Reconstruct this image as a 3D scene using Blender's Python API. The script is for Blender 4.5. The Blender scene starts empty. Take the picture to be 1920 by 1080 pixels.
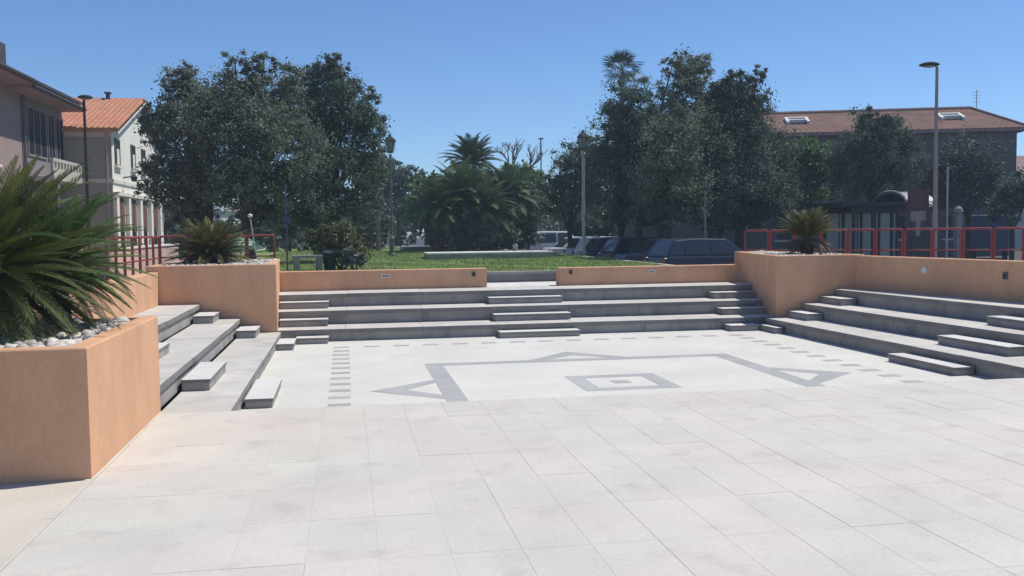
import bpy, math, random
import numpy as np
from mathutils import Vector, Matrix

random.seed(11)
RNG = np.random.default_rng(7)
sc = bpy.context.scene
COL = sc.collection

# ------------------------------------------------------------------ camera
FPX, PITCH, ROLL, YAW, EYE = 1820.3, 0.05976, -0.01178, 0.16862, 2.0
_cy, _sy = math.cos(YAW), math.sin(YAW)
_fw = Vector((_sy*math.cos(PITCH), _cy*math.cos(PITCH), -math.sin(PITCH)))
_rt = Vector((_cy, -_sy, 0)); _up = _rt.cross(_fw)
_r = _rt*math.cos(ROLL) + _up*math.sin(ROLL)
_u = -_rt*math.sin(ROLL) + _up*math.cos(ROLL)
cam = bpy.data.cameras.new('camera')
cam.sensor_width = 36.0
cam.lens = FPX/1920*36.0
cam.clip_end = 2000
cam_o = bpy.data.objects.new('camera', cam)
COL.objects.link(cam_o)
m = Matrix((_r, _u, -_fw)).transposed().to_4x4()
m.translation = (0, 0, EYE)
cam_o.matrix_world = m
sc.camera = cam_o

# ------------------------------------------------------------------ light
SUN_DIR = Vector((0.956*math.cos(math.radians(60)), 0.292*math.cos(math.radians(60)), math.sin(math.radians(60))))
world = bpy.data.worlds.new('World'); sc.world = world; world.use_nodes = True
nt = world.node_tree
sky = nt.nodes.new('ShaderNodeTexSky'); sky.sky_type = 'NISHITA'; sky.sun_disc = False
sky.sun_elevation = math.radians(60)
sky.sun_rotation = math.atan2(SUN_DIR.x, SUN_DIR.y)
sky.altitude = 0; sky.air_density = 0.82; sky.dust_density = 0.0; sky.ozone_density = 10.0
bg = nt.nodes['Background']; bg.inputs['Strength'].default_value = 0.098
nt.links.new(sky.outputs['Color'], bg.inputs['Color'])
sun = bpy.data.lights.new('sun', 'SUN'); sun.energy = 3.3; sun.angle = math.radians(0.53); sun.color = (1.0, 0.945, 0.85)
sun_o = bpy.data.objects.new('sun', sun); COL.objects.link(sun_o)
sun_o.rotation_euler = SUN_DIR.to_track_quat('Z', 'Y').to_euler()
sun_o.location = (30, 10, 60)
sc.view_settings.view_transform = 'Standard'
sc.view_settings.look = 'None'
sc.view_settings.exposure = 0.4
sc.view_settings.gamma = 1.0

# ------------------------------------------------------------------ helpers
def at(px, py, y):
    """world point on the ray through photo pixel (1920x1080) at theatre depth y"""
    d = _r*((px-960)/FPX) - _u*((py-540)/FPX) + _fw
    return Vector((0, 0, EYE)) + d*(y/d.y)

def in_view(pts, marg=60):
    for q in pts:
        d = Vector(q) - Vector((0, 0, EYE)); z = d.dot(_fw)
        if z > 0.5:
            x = 960+FPX*d.dot(_r)/z; y = 540-FPX*d.dot(_u)/z
            if -marg < x < 1920+marg and -marg < y < 1080+marg: return True
    return False

def tag(o, label=None, cat=None, group=None, kind=None):
    if label: o['label'] = label
    if cat: o['category'] = cat
    if group: o['group'] = group
    if kind: o['kind'] = kind
    return o

class MB:
    def __init__(s): s.v = []; s.f = []; s.m = []
    def add(s, vs, fs, mi=0):
        b = len(s.v); s.v += [tuple(v) for v in vs]
        for f in fs: s.f.append(tuple(i+b for i in f)); s.m.append(mi)
        return s
    def box(s, x0, x1, y0, y1, z0, z1, c=0.0, mi=0):
        return s.prism([(x0, y0), (x1, y0), (x1, y1), (x0, y1)], z0, z1, c, mi)
    def prism(s, poly, z0, z1, c=0.0, mi=0, side=None):
        """ccw polygon extruded, with a chamfered top edge c"""
        n = len(poly)
        vs = [(x, y, z0) for x, y in poly]
        if c > 0:
            ins = []
            for i in range(n):
                p0 = Vector(poly[i-1]); p1 = Vector(poly[i]); p2 = Vector(poly[(i+1) % n])
                a = (p1-p0).normalized(); b = (p2-p1).normalized()
                na = Vector((-a.y, a.x)); nb = Vector((-b.y, b.x))
                k = na+nb; k = k/max(0.3, k.dot(na)) if k.length > 1e-6 else na
                ins.append(p1+k*c)
            vs += [(x, y, z1-c) for x, y in poly] + [(q.x, q.y, z1) for q in ins]
            L = 3
        else:
            vs += [(x, y, z1) for x, y in poly]; L = 2
        fs = [tuple(reversed(range(n)))]
        for l in range(L-1):
            for i in range(n):
                j = (i+1) % n
                fs.append((l*n+i, l*n+j, (l+1)*n+j, (l+1)*n+i))
        fs.append(tuple((L-1)*n+i for i in range(n)))
        s.add(vs, fs, mi)
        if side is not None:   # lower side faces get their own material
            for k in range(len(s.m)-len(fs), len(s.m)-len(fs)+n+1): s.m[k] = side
        return s
    def obox(s, cen, size, rz=0.0, mi=0, c=0.0):
        hx, hy = size[0]/2, size[1]/2; C_, S_ = math.cos(rz), math.sin(rz)
        P = [(cen[0]+x*C_-y*S_, cen[1]+x*S_+y*C_) for x, y in ((-hx, -hy), (hx, -hy), (hx, hy), (-hx, hy))]
        return s.prism(P, cen[2]-size[2]/2, cen[2]+size[2]/2, c, mi)
    def tube(s, pts, rad, n=8, mi=0, cap=True):
        pts = [Vector(p) for p in pts]; k = len(pts)
        rads = rad if hasattr(rad, '__len__') else [rad]*k
        vs = []; ref = None
        for i, p in enumerate(pts):
            d = (pts[min(i+1, k-1)]-pts[max(i-1, 0)]).normalized()
            if ref is None:
                ref = Vector((0, 0, 1)) if abs(d.z) < .9 else Vector((1, 0, 0))
            a = d.cross(ref).normalized(); b = d.cross(a).normalized(); ref = a.cross(d)
            for j in range(n):
                t = 2*math.pi*j/n
                vs.append(p+(a*math.cos(t)+b*math.sin(t))*rads[i])
        fs = []
        for i in range(k-1):
            for j in range(n):
                j2 = (j+1) % n
                fs.append((i*n+j, i*n+j2, (i+1)*n+j2, (i+1)*n+j))
        if cap:
            fs.append(tuple(reversed(range(n)))); fs.append(tuple((k-1)*n+j for j in range(n)))
        return s.add(vs, fs, mi)
    def lathe(s, cen, prof, n=12, mi=0):
        vs = []
        for r_, z in prof:
            for j in range(n):
                t = 2*math.pi*j/n; vs.append((cen[0]+r_*math.cos(t), cen[1]+r_*math.sin(t), cen[2]+z))
        fs = []
        for i in range(len(prof)-1):
            for j in range(n):
                j2 = (j+1) % n; fs.append((i*n+j, i*n+j2, (i+1)*n+j2, (i+1)*n+j))
        fs.append(tuple(reversed(range(n)))); fs.append(tuple((len(prof)-1)*n+j for j in range(n)))
        return s.add(vs, fs, mi)
    def mesh(s, name, mats, smooth=False):
        me = bpy.data.meshes.new(name); me.from_pydata(s.v, [], s.f)
        for q in (mats if isinstance(mats, (list, tuple)) else [mats]): me.materials.append(q)
        if any(s.m): me.polygons.foreach_set('material_index', s.m)
        if smooth: me.polygons.foreach_set('use_smooth', [True]*len(me.polygons))
        me.update(); return me
    def build(s, name, mats, parent=None, smooth=False, **kw):
        o = bpy.data.objects.new(name, s.mesh(name, mats, smooth)); COL.objects.link(o)
        if parent is not None: o.parent = parent
        return tag(o, **kw)

def empty(name, loc=(0, 0, 0), rz=0.0, **kw):
    o = bpy.data.objects.new(name, None); COL.objects.link(o)
    o.location = loc; o.rotation_euler = (0, 0, rz); o.empty_display_size = 0.2
    return tag(o, **kw)

def inst(name, me, parent=None, loc=(0, 0, 0), rot=(0, 0, 0), scale=(1, 1, 1), **kw):
    o = bpy.data.objects.new(name, me); COL.objects.link(o)
    if parent is not None: o.parent = parent
    o.location = loc; o.rotation_euler = rot; o.scale = scale
    return tag(o, **kw)

# ------------------------------------------------------------------ materials
def mat(name, col, rough=0.8, var=0.12, nscale=3.0, fine=0.06, fscale=60.0, bump=0.0, bscale=80.0, spec=0.3, metal=0.0,
        rnd=0.0, hue=None, tint=False, stain=None, stretch=(1, 1, 1), translucent=0.0, streak=None):
    M = bpy.data.materials.new(name); M.use_nodes = True
    N = M.node_tree.nodes; L = M.node_tree.links
    b = N['Principled BSDF']
    b.inputs['Roughness'].default_value = rough
    b.inputs['Specular IOR Level'].default_value = spec
    b.inputs['Metallic'].default_value = metal
    geo = N.new('ShaderNodeNewGeometry')
    mp = N.new('ShaderNodeMapping'); mp.inputs['Scale'].default_value = stretch
    L.new(geo.outputs['Position'], mp.inputs['Vector'])
    def noise(scale, det=4):
        t = N.new('ShaderNodeTexNoise'); t.inputs['Scale'].default_value = scale; t.inputs['Detail'].default_value = det
        L.new(mp.outputs['Vector'], t.inputs['Vector']); return t.outputs['Fac']
    def mrange(fac, lo, hi, a=0.3, bb=0.7):
        r = N.new('ShaderNodeMapRange'); r.inputs[1].default_value = a; r.inputs[2].default_value = bb
        r.inputs[3].default_value = lo; r.inputs[4].default_value = hi
        L.new(fac, r.inputs[0]); return r.outputs[0]
    def mul(c, f):
        v = N.new('ShaderNodeVectorMath'); v.operation = 'SCALE'
        L.new(c, v.inputs[0]); L.new(f, v.inputs['Scale']); return v.outputs[0]
    rgb = N.new('ShaderNodeRGB'); rgb.outputs[0].default_value = (*col, 1)
    c = rgb.outputs[0]
    if hue is not None:   # second colour blended by broad noise
        mx = N.new('ShaderNodeMix'); mx.data_type = 'RGBA'
        L.new(mrange(noise(nscale*0.6, 3), 0, 1, 0.35, 0.65), mx.inputs[0])
        L.new(c, mx.inputs[6]); mx.inputs[7].default_value = (*hue, 1); c = mx.outputs[2]
    if var: c = mul(c, mrange(noise(nscale), 1-var, 1+var))
    if fine: c = mul(c, mrange(noise(fscale, 2), 1-fine, 1+fine))
    if rnd:
        oi = N.new('ShaderNodeObjectInfo')
        c = mul(c, mrange(oi.outputs['Random'], 1-rnd, 1+rnd, 0, 1))
    if tint:
        an = N.new('ShaderNodeAttribute'); an.attribute_name = 'tint'
        c = mul(c, an.outputs['Fac'])
    if stain:
        mx = N.new('ShaderNodeMix'); mx.data_type = 'RGBA'
        L.new(mrange(noise(stain[1], 6), 0, stain[2], 0.56, 0.74), mx.inputs[0])
        L.new(c, mx.inputs[6]); mx.inputs[7].default_value = (*stain[0], 1); c = mx.outputs[2]
    if streak:   # run-down rain streaks
        m2 = N.new('ShaderNodeMapping'); m2.inputs['Scale'].default_value = (3.2, 3.2, 0.4); L.new(geo.outputs['Position'], m2.inputs['Vector'])
        t = N.new('ShaderNodeTexNoise'); t.inputs['Scale'].default_value = 1.0; t.inputs['Detail'].default_value = 5; L.new(m2.outputs['Vector'], t.inputs['Vector'])
        mx = N.new('ShaderNodeMix'); mx.data_type = 'RGBA'
        L.new(mrange(t.outputs['Fac'], 0, streak[1], 0.52, 0.78), mx.inputs[0]); L.new(c, mx.inputs[6]); mx.inputs[7].default_value = (*streak[0], 1); c = mx.outputs[2]
    L.new(c, b.inputs['Base Color'])
    if bump:
        bp = N.new('ShaderNodeBump'); bp.inputs['Strength'].default_value = bump; bp.inputs['Distance'].default_value = 0.01
        t = N.new('ShaderNodeTexNoise'); t.inputs['Scale'].default_value = bscale; t.inputs['Detail'].default_value = 5
        L.new(geo.outputs['Position'], t.inputs['Vector'])
        L.new(t.outputs['Fac'], bp.inputs['Height']); L.new(bp.outputs['Normal'], b.inputs['Normal'])
    if translucent:
        tr = N.new('ShaderNodeBsdfTranslucent'); L.new(c, tr.inputs['Color'])
        ms = N.new('ShaderNodeMixShader'); ms.inputs[0].default_value = translucent
        L.new(b.outputs[0], ms.inputs[1]); L.new(tr.outputs[0], ms.inputs[2])
        L.new(ms.outputs[0], N['Material Output'].inputs['Surface'])
    return M

M = {}
M['plaza'] = mat('plaza_stone', (0.575, 0.558, 0.497), 0.75, 0.06, 1.1, 0.05, 28, 0.15, 30, rnd=0.022, hue=(0.60, 0.55, 0.50), stain=((0.43, 0.41, 0.37), 2.6, 0.55))
M['joint'] = mat('joint_mortar', (0.53, 0.52, 0.48), 0.9, 0.12, 3)
M['floor'] = mat('court_white_tile', (0.665, 0.65, 0.585), 0.6, 0.07, 0.8, 0.06, 22, 0.1, 20, stain=((0.54, 0.52, 0.47), 1.6, 0.55))
M['inlay'] = mat('grey_inlay', (0.42, 0.415, 0.405), 0.6, 0.10, 2, 0.06, 40, rnd=0.05)
M['beige'] = mat('beige_concrete', (0.585, 0.535, 0.46), 0.85, 0.07, 1.5, 0.05, 40, 0.2, 40, stain=((0.5, 0.43, 0.35), 2.0, 0.4))
M['stone'] = mat('seat_stone', (0.56, 0.535, 0.49), 0.75, 0.09, 2.2, 0.08, 50, 0.2, 60, rnd=0.06, stain=((0.36, 0.34, 0.31), 1.7, 0.45))
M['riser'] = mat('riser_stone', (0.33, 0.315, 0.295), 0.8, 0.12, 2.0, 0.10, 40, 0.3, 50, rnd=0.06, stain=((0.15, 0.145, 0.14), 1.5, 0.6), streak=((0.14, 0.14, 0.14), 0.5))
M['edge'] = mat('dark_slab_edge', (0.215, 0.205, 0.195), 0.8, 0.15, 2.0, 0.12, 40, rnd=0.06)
M['step'] = mat('step_stone', (0.65, 0.63, 0.595), 0.75, 0.06, 2.5, 0.08, 50, 0.2, 60, rnd=0.05)
M['stucco'] = mat('peach_stucco', (0.655, 0.382, 0.23), 0.92, 0.09, 1.6, 0.05, 25, 0.35, 55, spec=0.15, stain=((0.53, 0.30, 0.18), 1.3, 0.6), stretch=(1, 1, 0.5), streak=((0.42, 0.25, 0.165), 0.28))
M['soil'] = mat('soil', (0.09, 0.06, 0.04), 0.95, 0.3, 8)
M['gravel'] = mat('white_gravel', (0.53, 0.48, 0.43), 0.8, 0.25, 9, 0.1, 60, tint=True)
M['asphalt'] = mat('asphalt', (0.075, 0.075, 0.078), 0.9, 0.2, 1.0, 0.15, 60)
M['ground'] = mat('dry_ground', (0.25, 0.21, 0.16), 0.95, 0.2, 0.3)
M['terrace'] = mat('terrace_paving', (0.50, 0.40, 0.34), 0.85, 0.12, 1.5, 0.08, 30)
M['lawn'] = mat('lawn_soil', (0.17, 0.25, 0.07), 0.95, 0.3, 1.2, 0.3, 20)
M['grass'] = mat('grass_blade', (0.25, 0.355, 0.115), 0.6, 0.25, 0.9, 0.0, tint=True, hue=(0.32, 0.36, 0.15), translucent=0.3)
M['red'] = mat('red_paint', (0.26, 0.05, 0.055), 0.65, 0.12, 3, 0.05, 40, spec=0.4)
M['oak'] = mat('olive_leaf', (0.145, 0.18, 0.125), 0.75, 0.2, 0.5, 0.0, tint=True, spec=0.25, hue=(0.17, 0.19, 0.14), translucent=0.28)
M['oak_dark'] = mat('oak_leaf_dark', (0.108, 0.15, 0.108), 0.75, 0.2, 0.5, 0.0, tint=True, spec=0.25, hue=(0.12, 0.152, 0.118), translucent=0.28)
M['leaf_light'] = mat('light_leaf', (0.125, 0.21, 0.065), 0.7, 0.2, 0.6, 0.0, tint=True, spec=0.4, hue=(0.10, 0.15, 0.05), translucent=0.25)
M['leaf_grey'] = mat('grey_leaf', (0.11, 0.115, 0.105), 0.75, 0.2, 0.6, 0.0, tint=True, spec=0.4, translucent=0.12)
M['bush'] = mat('bush_leaf', (0.10, 0.145, 0.05), 0.55, 0.3, 1.5, 0.0, tint=True, hue=(0.14, 0.13, 0.06), translucent=0.2)
M['bark'] = mat('bark', (0.075, 0.06, 0.05), 0.95, 0.3, 6, 0.2, 40, 0.6, 30)
M['deadwood'] = mat('dead_wood', (0.16, 0.13, 0.12), 0.9, 0.2, 6)
M['palm_trunk'] = mat('palm_trunk', (0.10, 0.075, 0.055), 0.95, 0.35, 6, 0.2, 30, 0.8, 18)
M['cycad'] = mat('cycad_leaf', (0.044, 0.08, 0.026), 0.65, 0.25, 2.0, 0.0, rnd=0.3, tint=True, spec=0.5, hue=(0.10, 0.12, 0.022), translucent=0.2)
M['cycad_light'] = mat('cycad_light_leaf', (0.085, 0.15, 0.045), 0.6, 0.25, 2.0, 0.0, rnd=0.3, tint=True, translucent=0.25)
M['cycad_dry'] = mat('cycad_dry_leaf', (0.185, 0.15, 0.105), 0.8, 0.25, 2.0, 0.0, rnd=0.3, tint=True)
M['cycad_olive'] = mat('cycad_olive_leaf', (0.115, 0.115, 0.035), 0.5, 0.25, 2.0, 0.0, rnd=0.25, tint=True, translucent=0.2)
M['palm'] = mat('palm_leaf', (0.075, 0.12, 0.048), 0.75, 0.25, 0.6, 0.0, rnd=0.3, tint=True, spec=0.5, translucent=0.2)
M['palm_dry'] = mat('palm_dry_leaf', (0.13, 0.10, 0.065), 0.85, 0.25, 0.6, 0.0, rnd=0.3, tint=True)
M['white_wall'] = mat('white_render', (0.80, 0.77, 0.68), 0.9, 0.05, 1.0, 0.03, 30, 0.15, 40)
M['grey_wall'] = mat('grey_render', (0.50, 0.47, 0.42), 0.9, 0.06, 1.0, 0.03, 30, 0.15, 40)
M['low_pink'] = mat('pinkish_render', (0.62, 0.45, 0.37), 0.9, 0.08, 1.0, 0.03, 30)
M['flank'] = mat('beige_flank_tone', (0.40, 0.365, 0.31), 0.9, 0.06, 1.0, 0.03, 30)
M['pink_wall'] = mat('pink_render', (0.34, 0.265, 0.25), 0.9, 0.06, 1.0, 0.03, 30, 0.15, 40)
M['lilac_wall'] = mat('lilac_render', (0.27, 0.245, 0.26), 0.9, 0.06, 1.0, 0.03, 30)
M['dark_wall'] = mat('dark_stone_wall', (0.15, 0.135, 0.13), 0.95, 0.2, 0.8, 0.15, 12)
M['orange_tile'] = mat('orange_roof_tile', (0.50, 0.20, 0.115), 0.85, 0.15, 2.5, 0.2, 14, hue=(0.44, 0.22, 0.14))
M['brown_tile'] = mat('brown_roof_tile', (0.20, 0.105, 0.082), 0.9, 0.2, 0.8, 0.2, 10, hue=(0.17, 0.105, 0.08))
M['rose_tile'] = mat('rose_roof_tile', (0.34, 0.22, 0.20), 0.9, 0.15, 1.0, 0.2, 10)
M['eave'] = mat('dark_eave', (0.07, 0.065, 0.075), 0.8, 0.1, 2)
M['soffit'] = mat('pink_soffit', (0.30, 0.22, 0.23), 0.9, 0.06, 2)
M['trim'] = mat('white_trim', (0.74, 0.70, 0.64), 0.7, 0.05, 2)
M['win'] = mat('window_glass', (0.025, 0.027, 0.036), 0.55, 0.1, 2, 0, spec=0.12)
M['shutter'] = mat('green_shutter', (0.11, 0.13, 0.10), 0.7, 0.1, 3)
M['door'] = mat('brown_door', (0.20, 0.10, 0.065), 0.7, 0.2, 3)
M['pole_grey'] = mat('galvanised_pole', (0.42, 0.41, 0.38), 0.55, 0.1, 3, spec=0.4)
M['pole_mid'] = mat('mid_grey_pole', (0.23, 0.225, 0.215), 0.55, 0.1, 3, spec=0.4)
M['pole_dark'] = mat('dark_iron', (0.04, 0.044, 0.046), 0.7, 0.15, 4, spec=0.2)
M['pole_iron'] = mat('grey_green_iron', (0.13, 0.14, 0.13), 0.6, 0.15, 4, spec=0.4)
M['lamp_glass'] = mat('lamp_glass', (0.22, 0.24, 0.25), 0.3, 0.05, 4, 0, spec=0.4)
M['blue_paint'] = mat('blue_paint', (0.05, 0.075, 0.14), 0.5, 0.08, 2, 0, spec=0.5)
M['brown_board'] = mat('brown_board', (0.11, 0.072, 0.066), 0.8, 0.15, 3)
M['pale_board'] = mat('pale_board', (0.27, 0.25, 0.25), 0.7, 0.15, 3)
M['poly'] = mat('polycarbonate', (0.22, 0.25, 0.25), 0.5, 0.08, 2, 0, spec=0.5)
M['frame'] = mat('dark_frame', (0.035, 0.038, 0.05), 0.5, 0.1, 3, spec=0.4)
M['panel_glass'] = mat('shelter_panel', (0.27, 0.33, 0.32), 0.2, 0.1, 1.2, 0, spec=0.5)
M['car_glass'] = mat('car_glass', (0.035, 0.04, 0.05), 0.12, 0.05, 2, 0, spec=0.7)
M['tyre'] = mat('tyre_rubber', (0.02, 0.02, 0.02), 0.9, 0.1, 6)
M['rim'] = mat('alloy_rim', (0.45, 0.45, 0.46), 0.35, 0.05, 6, metal=0.7)
M['lens'] = mat('lamp_lens', (0.6, 0.62, 0.62), 0.15, 0.05, 6, 0, spec=0.6)
M['red_lens'] = mat('red_lens', (0.14, 0.01, 0.012), 0.4, 0.05, 6, 0, spec=0.6)
M['plate'] = mat('blank_plate', (0.65, 0.65, 0.62), 0.5, 0.03, 6)
M['green_cloth'] = mat('pale_green_cloth', (0.36, 0.52, 0.40), 0.85, 0.1, 3)
M['stone_bench'] = mat('pale_bench_stone', (0.30, 0.29, 0.285), 0.85, 0.1, 3)
def paint(name, c): return mat(name, c, 0.3, 0.04, 2, 0, spec=0.6)
M['car_navy'] = paint('navy_paint', (0.025, 0.036, 0.06)); M['car_slate'] = paint('slate_paint', (0.06, 0.08, 0.105))
M['car_white'] = paint('white_paint', (0.80, 0.80, 0.79)); M['car_silver'] = paint('silver_paint', (0.58, 0.59, 0.60))
M['car_violet'] = paint('violet_blue_paint', (0.035, 0.035, 0.09)); M['car_black'] = paint('black_paint', (0.015, 0.017, 0.02))

# ------------------------------------------------------------------ levels of the place
FLOOR, T1, T2, T3, UP, STREET = -0.257, 0.0, 0.30, 0.60, 0.87, 0.2
PLX, PLY0, PLY1 = -2.10, 8.33, 11.36        # right face, front, end of the near planter

# ------------------------------------------------------------------ ground, street, lawn, terraces
b = MB(); S = 700
b.add([(-S, -S, -0.5), (S, -S, -0.5), (S, S, -0.5), (-S, S, -0.5)], [(0, 1, 2, 3)])
b.build('ground', M['ground'], kind='structure')
b = MB(); b.box(-60, 110, 30.0, 240, -0.45, STREET)
b.box(9.3, 110, 24.0, 29.99, -0.45, STREET-0.004)
b.build('street', M['asphalt'], kind='structure')
b = MB(); b.box(-60, -5.6, 8.0, 43.0, -0.45, STREET+0.012)
b.build('square_paving', M['terrace'], kind='structure')

# lawn: a raised sheet, notched where the stair landing comes in
lx0, lx1 = -5.5, 9.6
b = MB()
for (x0, x1, y0, y1) in ((lx0, 3.095, 23.95, 25.66), (5.765, lx1, 23.95, 25.66), (lx0, lx1, 25.66, 74)):
    nx = max(2, int((x1-x0)/1.5)); ny = max(2, int((y1-y0)/2.0))
    base = len(b.v); vs = []; fs = []
    for j in range(ny+1):
        for i in range(nx+1):
            x = x0+(x1-x0)*i/nx; y = y0+(y1-y0)*j/ny
            vs.append((x, y, UP+0.02*math.sin(x*1.3)*math.sin(y*0.7)*min(1, max(0, (y-26)/4))))
    for j in range(ny):
        for i in range(nx):
            a = j*(nx+1)+i; fs.append((a, a+1, a+nx+2, a+nx+1))
    b.add(vs, fs)
b.build('lawn', M['lawn'], kind='structure')
b = MB(); b.box(lx0, lx1, 73.9, 74.05, 0.0, UP); b.box(lx0-.15, lx0, 23.95, 74.05, 0, UP+.02); b.box(lx1, lx1+.15, 28, 74.05, 0, UP+.02, 0.01)
b.build('kerb', M['stone'], kind='structure')

def grass(n=52000):
    pts = []
    while len(pts) < n:
        x = RNG.uniform(-3.6, 9.5, n); t = RNG.uniform(0, 1, n)
        y = 24.1+34*t**1.6
        ok = ~((x > 3.0) & (x < 5.85) & (y < 25.85))
        px = np.stack([x[ok], y[ok]], 1)
        pts = px if len(pts) == 0 else np.concatenate([pts, px])
    pts = pts[:n]
    dist = pts[:, 1]
    h = RNG.uniform(0.05, 0.11, n)*(0.8+0.4*np.sin(pts[:, 0]*2.1+pts[:, 1]*1.3)); w = 0.010*dist/24+0.006
    a = RNG.uniform(0, 2*np.pi, n); lean = RNG.normal(0, 0.045, (n, 2))
    V = np.zeros((n, 3, 3)); F = np.arange(n*3).reshape(n, 3)
    V[:, 0, 0] = pts[:, 0]-np.cos(a)*w; V[:, 0, 1] = pts[:, 1]-np.sin(a)*w; V[:, 0, 2] = UP-0.01
    V[:, 1, 0] = pts[:, 0]+np.cos(a)*w; V[:, 1, 1] = pts[:, 1]+np.sin(a)*w; V[:, 1, 2] = UP-0.01
    V[:, 2, 0] = pts[:, 0]+lean[:, 0]; V[:, 2, 1] = pts[:, 1]+lean[:, 1]; V[:, 2, 2] = UP+h
    return V.reshape(-1, 3), F, RNG.uniform(0.7, 1.35, n)

def np_mesh(name, V, F, mats, tint=None, midx=None, smooth=False):
    me = bpy.data.meshes.new(name); k = F.shape[1]
    me.vertices.add(len(V)); me.vertices.foreach_set('co', np.ascontiguousarray(V, dtype=np.float32).ravel())
    me.loops.add(F.size); me.loops.foreach_set('vertex_index', np.ascontiguousarray(F, dtype=np.int32).ravel())
    me.polygons.add(len(F)); me.polygons.foreach_set('loop_start', np.arange(0, F.size, k, dtype=np.int32))
    me.polygons.foreach_set('loop_total', np.full(len(F), k, dtype=np.int32))
    for q in (mats if isinstance(mats, (list, tuple)) else [mats]): me.materials.append(q)
    if midx is not None: me.polygons.foreach_set('material_index', np.asarray(midx, dtype=np.int32))
    if smooth: me.polygons.foreach_set('use_smooth', np.ones(len(F), dtype=bool))
    me.update(calc_edges=True)
    if tint is not None:
        at_ = me.attributes.new('tint', 'FLOAT', 'FACE'); at_.data.foreach_set('value', np.asarray(tint, dtype=np.float32))
    return me

gv, gf, gt = grass()
inst('grass', np_mesh('grass', gv, gf, M['grass'], gt), kind='stuff')

# terraces behind the side walls, where the red railings stand
b = MB(); b.prism([(-5.59, 11.5), (-3.90, 11.5), (-3.90, 24.3), (-5.59, 24.3)], 0.0, UP-.003)
b.prism([(-5.59, 24.3), (-1.5, 24.3), (-1.5, 28.0), (-5.59, 28.0)], 0.0, UP+.012)
b.prism([(9.65, 24.3), (11.45, 20.35), (12.3, 14.0), (20.5, 14.0), (20.5, 20.0), (11.5, 27.5), (9.65, 27.5)], 0.0, UP+.006)
b.build('terrace', M['terrace'], kind='structure')

# thin summer haze over the whole place
b = MB(); b.box(-720, 720, -720, 720, -1.5, 13.5)
hz = b.build('haze', [], kind='stuff')
HM = bpy.data.materials.new('haze'); HM.use_nodes = True
HM.node_tree.nodes.remove(HM.node_tree.nodes['Principled BSDF'])
pv = HM.node_tree.nodes.new('ShaderNodeVolumePrincipled')
pv.inputs['Color'].default_value = (0.70, 0.86, 1.0, 1); pv.inputs['Density'].default_value = 0.0012; pv.inputs['Anisotropy'].default_value = 0.0
HM.node_tree.links.new(pv.outputs[0], HM.node_tree.nodes['Material Output'].inputs['Volume'])
hz.data.materials.append(HM)

# ------------------------------------------------------------------ plaza in the foreground
b = MB(); b.box(-2.075, 14.0, -8.0, 11.235, -0.45, -0.0018)
plaza = b.build('plaza', M['joint'], kind='structure')
GX, GY, X0 = 0.4455, 0.8906, -2.07
slab_me = []
for k in range(6):
    q = MB(); g = 0.0016
    q.box(g, GX-g, g, GY-g, -0.035, 0.0, 0.001); slab_me.append(q.mesh('paving_slab', M['plaza']))
rest = MB(); cand = []
for i in range(-1, 36):
    for j in range(0, 22):
        x = X0+i*GX; y = 11.235-(j+1)*GY
        if i < 0: continue
        vis = in_view([(x, y, 0), (x+GX, y, 0), (x, y+GY, 0), (x+GX, y+GY, 0)], 30)
        if x > 9.2 and y > 9.4 and False: continue
        if vis: cand.append((x, y))
        else: rest.box(x+.0022, x+GX-.0022, y+.0022, y+GY-.0022, -0.035, 0.0)
cand.sort(key=lambda c: c[1])
for n, (x, y) in enumerate(cand):
    if n < 300:
        inst('paving_slab', random.choice(slab_me), plaza, (x, y, random.uniform(-0.0008, 0.0008)),
             (random.gauss(0, .0004), random.gauss(0, .0004), 0))
    else: rest.box(x+.0022, x+GX-.0022, y+.0022, y+GY-.0022, -0.035, 0.0)
rest.build('paving_slabs', M['plaza'], plaza, kind='stuff')
# beige strip beside the near planter with its pale edging
b = MB(); b.box(-14, -2.155, -8, PLY0-0.0, -0.45, -0.004)
pav = b.build('pavement', M['beige'], kind='structure')
b = MB(); y = -6.0
while y < PLY1-0.01:
    y1 = min(y+1.2, PLY1); b.box(-2.15, -2.08, y+.003, y1-.003, -.1, 0.004, 0.004); y = y1
b.build('edging', M['beige'], pav, kind='stuff')

# ------------------------------------------------------------------ sunken court floor with inlaid pattern
b = MB(); b.box(-1.60, 11.2, 11.24, 21.3, -0.45, FLOOR)
court = b.build('sunken_floor', M['floor'], kind='structure')
ZI = FLOOR+0.003
def inlay(name, polys, label=None, z=ZI):
    q = MB()
    for P in polys: q.prism(P, FLOOR-0.02, z)
    return q.build(name, M['inlay'], court, label=label)
CX, CY = 3.96, 13.76
# big square outline
W, D, t = 2.69, 2.66, 0.29
inlay('square_inlay', [[(CX-W, CY-D), (CX-W+t, CY-D), (CX-W+t, CY+D), (CX-W, CY+D)],
                       [(CX+W-t, CY-D), (CX+W, CY-D), (CX+W, CY+D), (CX+W-t, CY+D)],
                       [(CX-W+t, CY+D-t), (CX+W-t, CY+D-t), (CX+W-t, CY+D), (CX-W+t, CY+D)],
                       [(CX-W+t, CY-D), (CX+W-t, CY-D), (CX+W-t, CY-D+t), (CX-W+t, CY-D+t)]], 'large grey square outline set in the white floor')
def arrow(cx, cy, ang):
    # hollow triangle standing on a side of the square: two bars
    C_, S_ = math.cos(ang), math.sin(ang)
    f = lambda x, y: (cx+x*C_-y*S_, cy+x*S_+y*C_)
    hb, hh, w = 0.86, 0.98, 0.30
    k = 0.26
    up = [f(0, hb), f(0, hb-w), f(hh-2*k, 0.0), f(hh, 0.0)]
    dn = [f(0, -hb+w), f(0, -hb), f(hh, 0.0), f(hh-2*k, 0.0)]
    return [list(reversed(up)), list(reversed(dn))]
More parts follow.
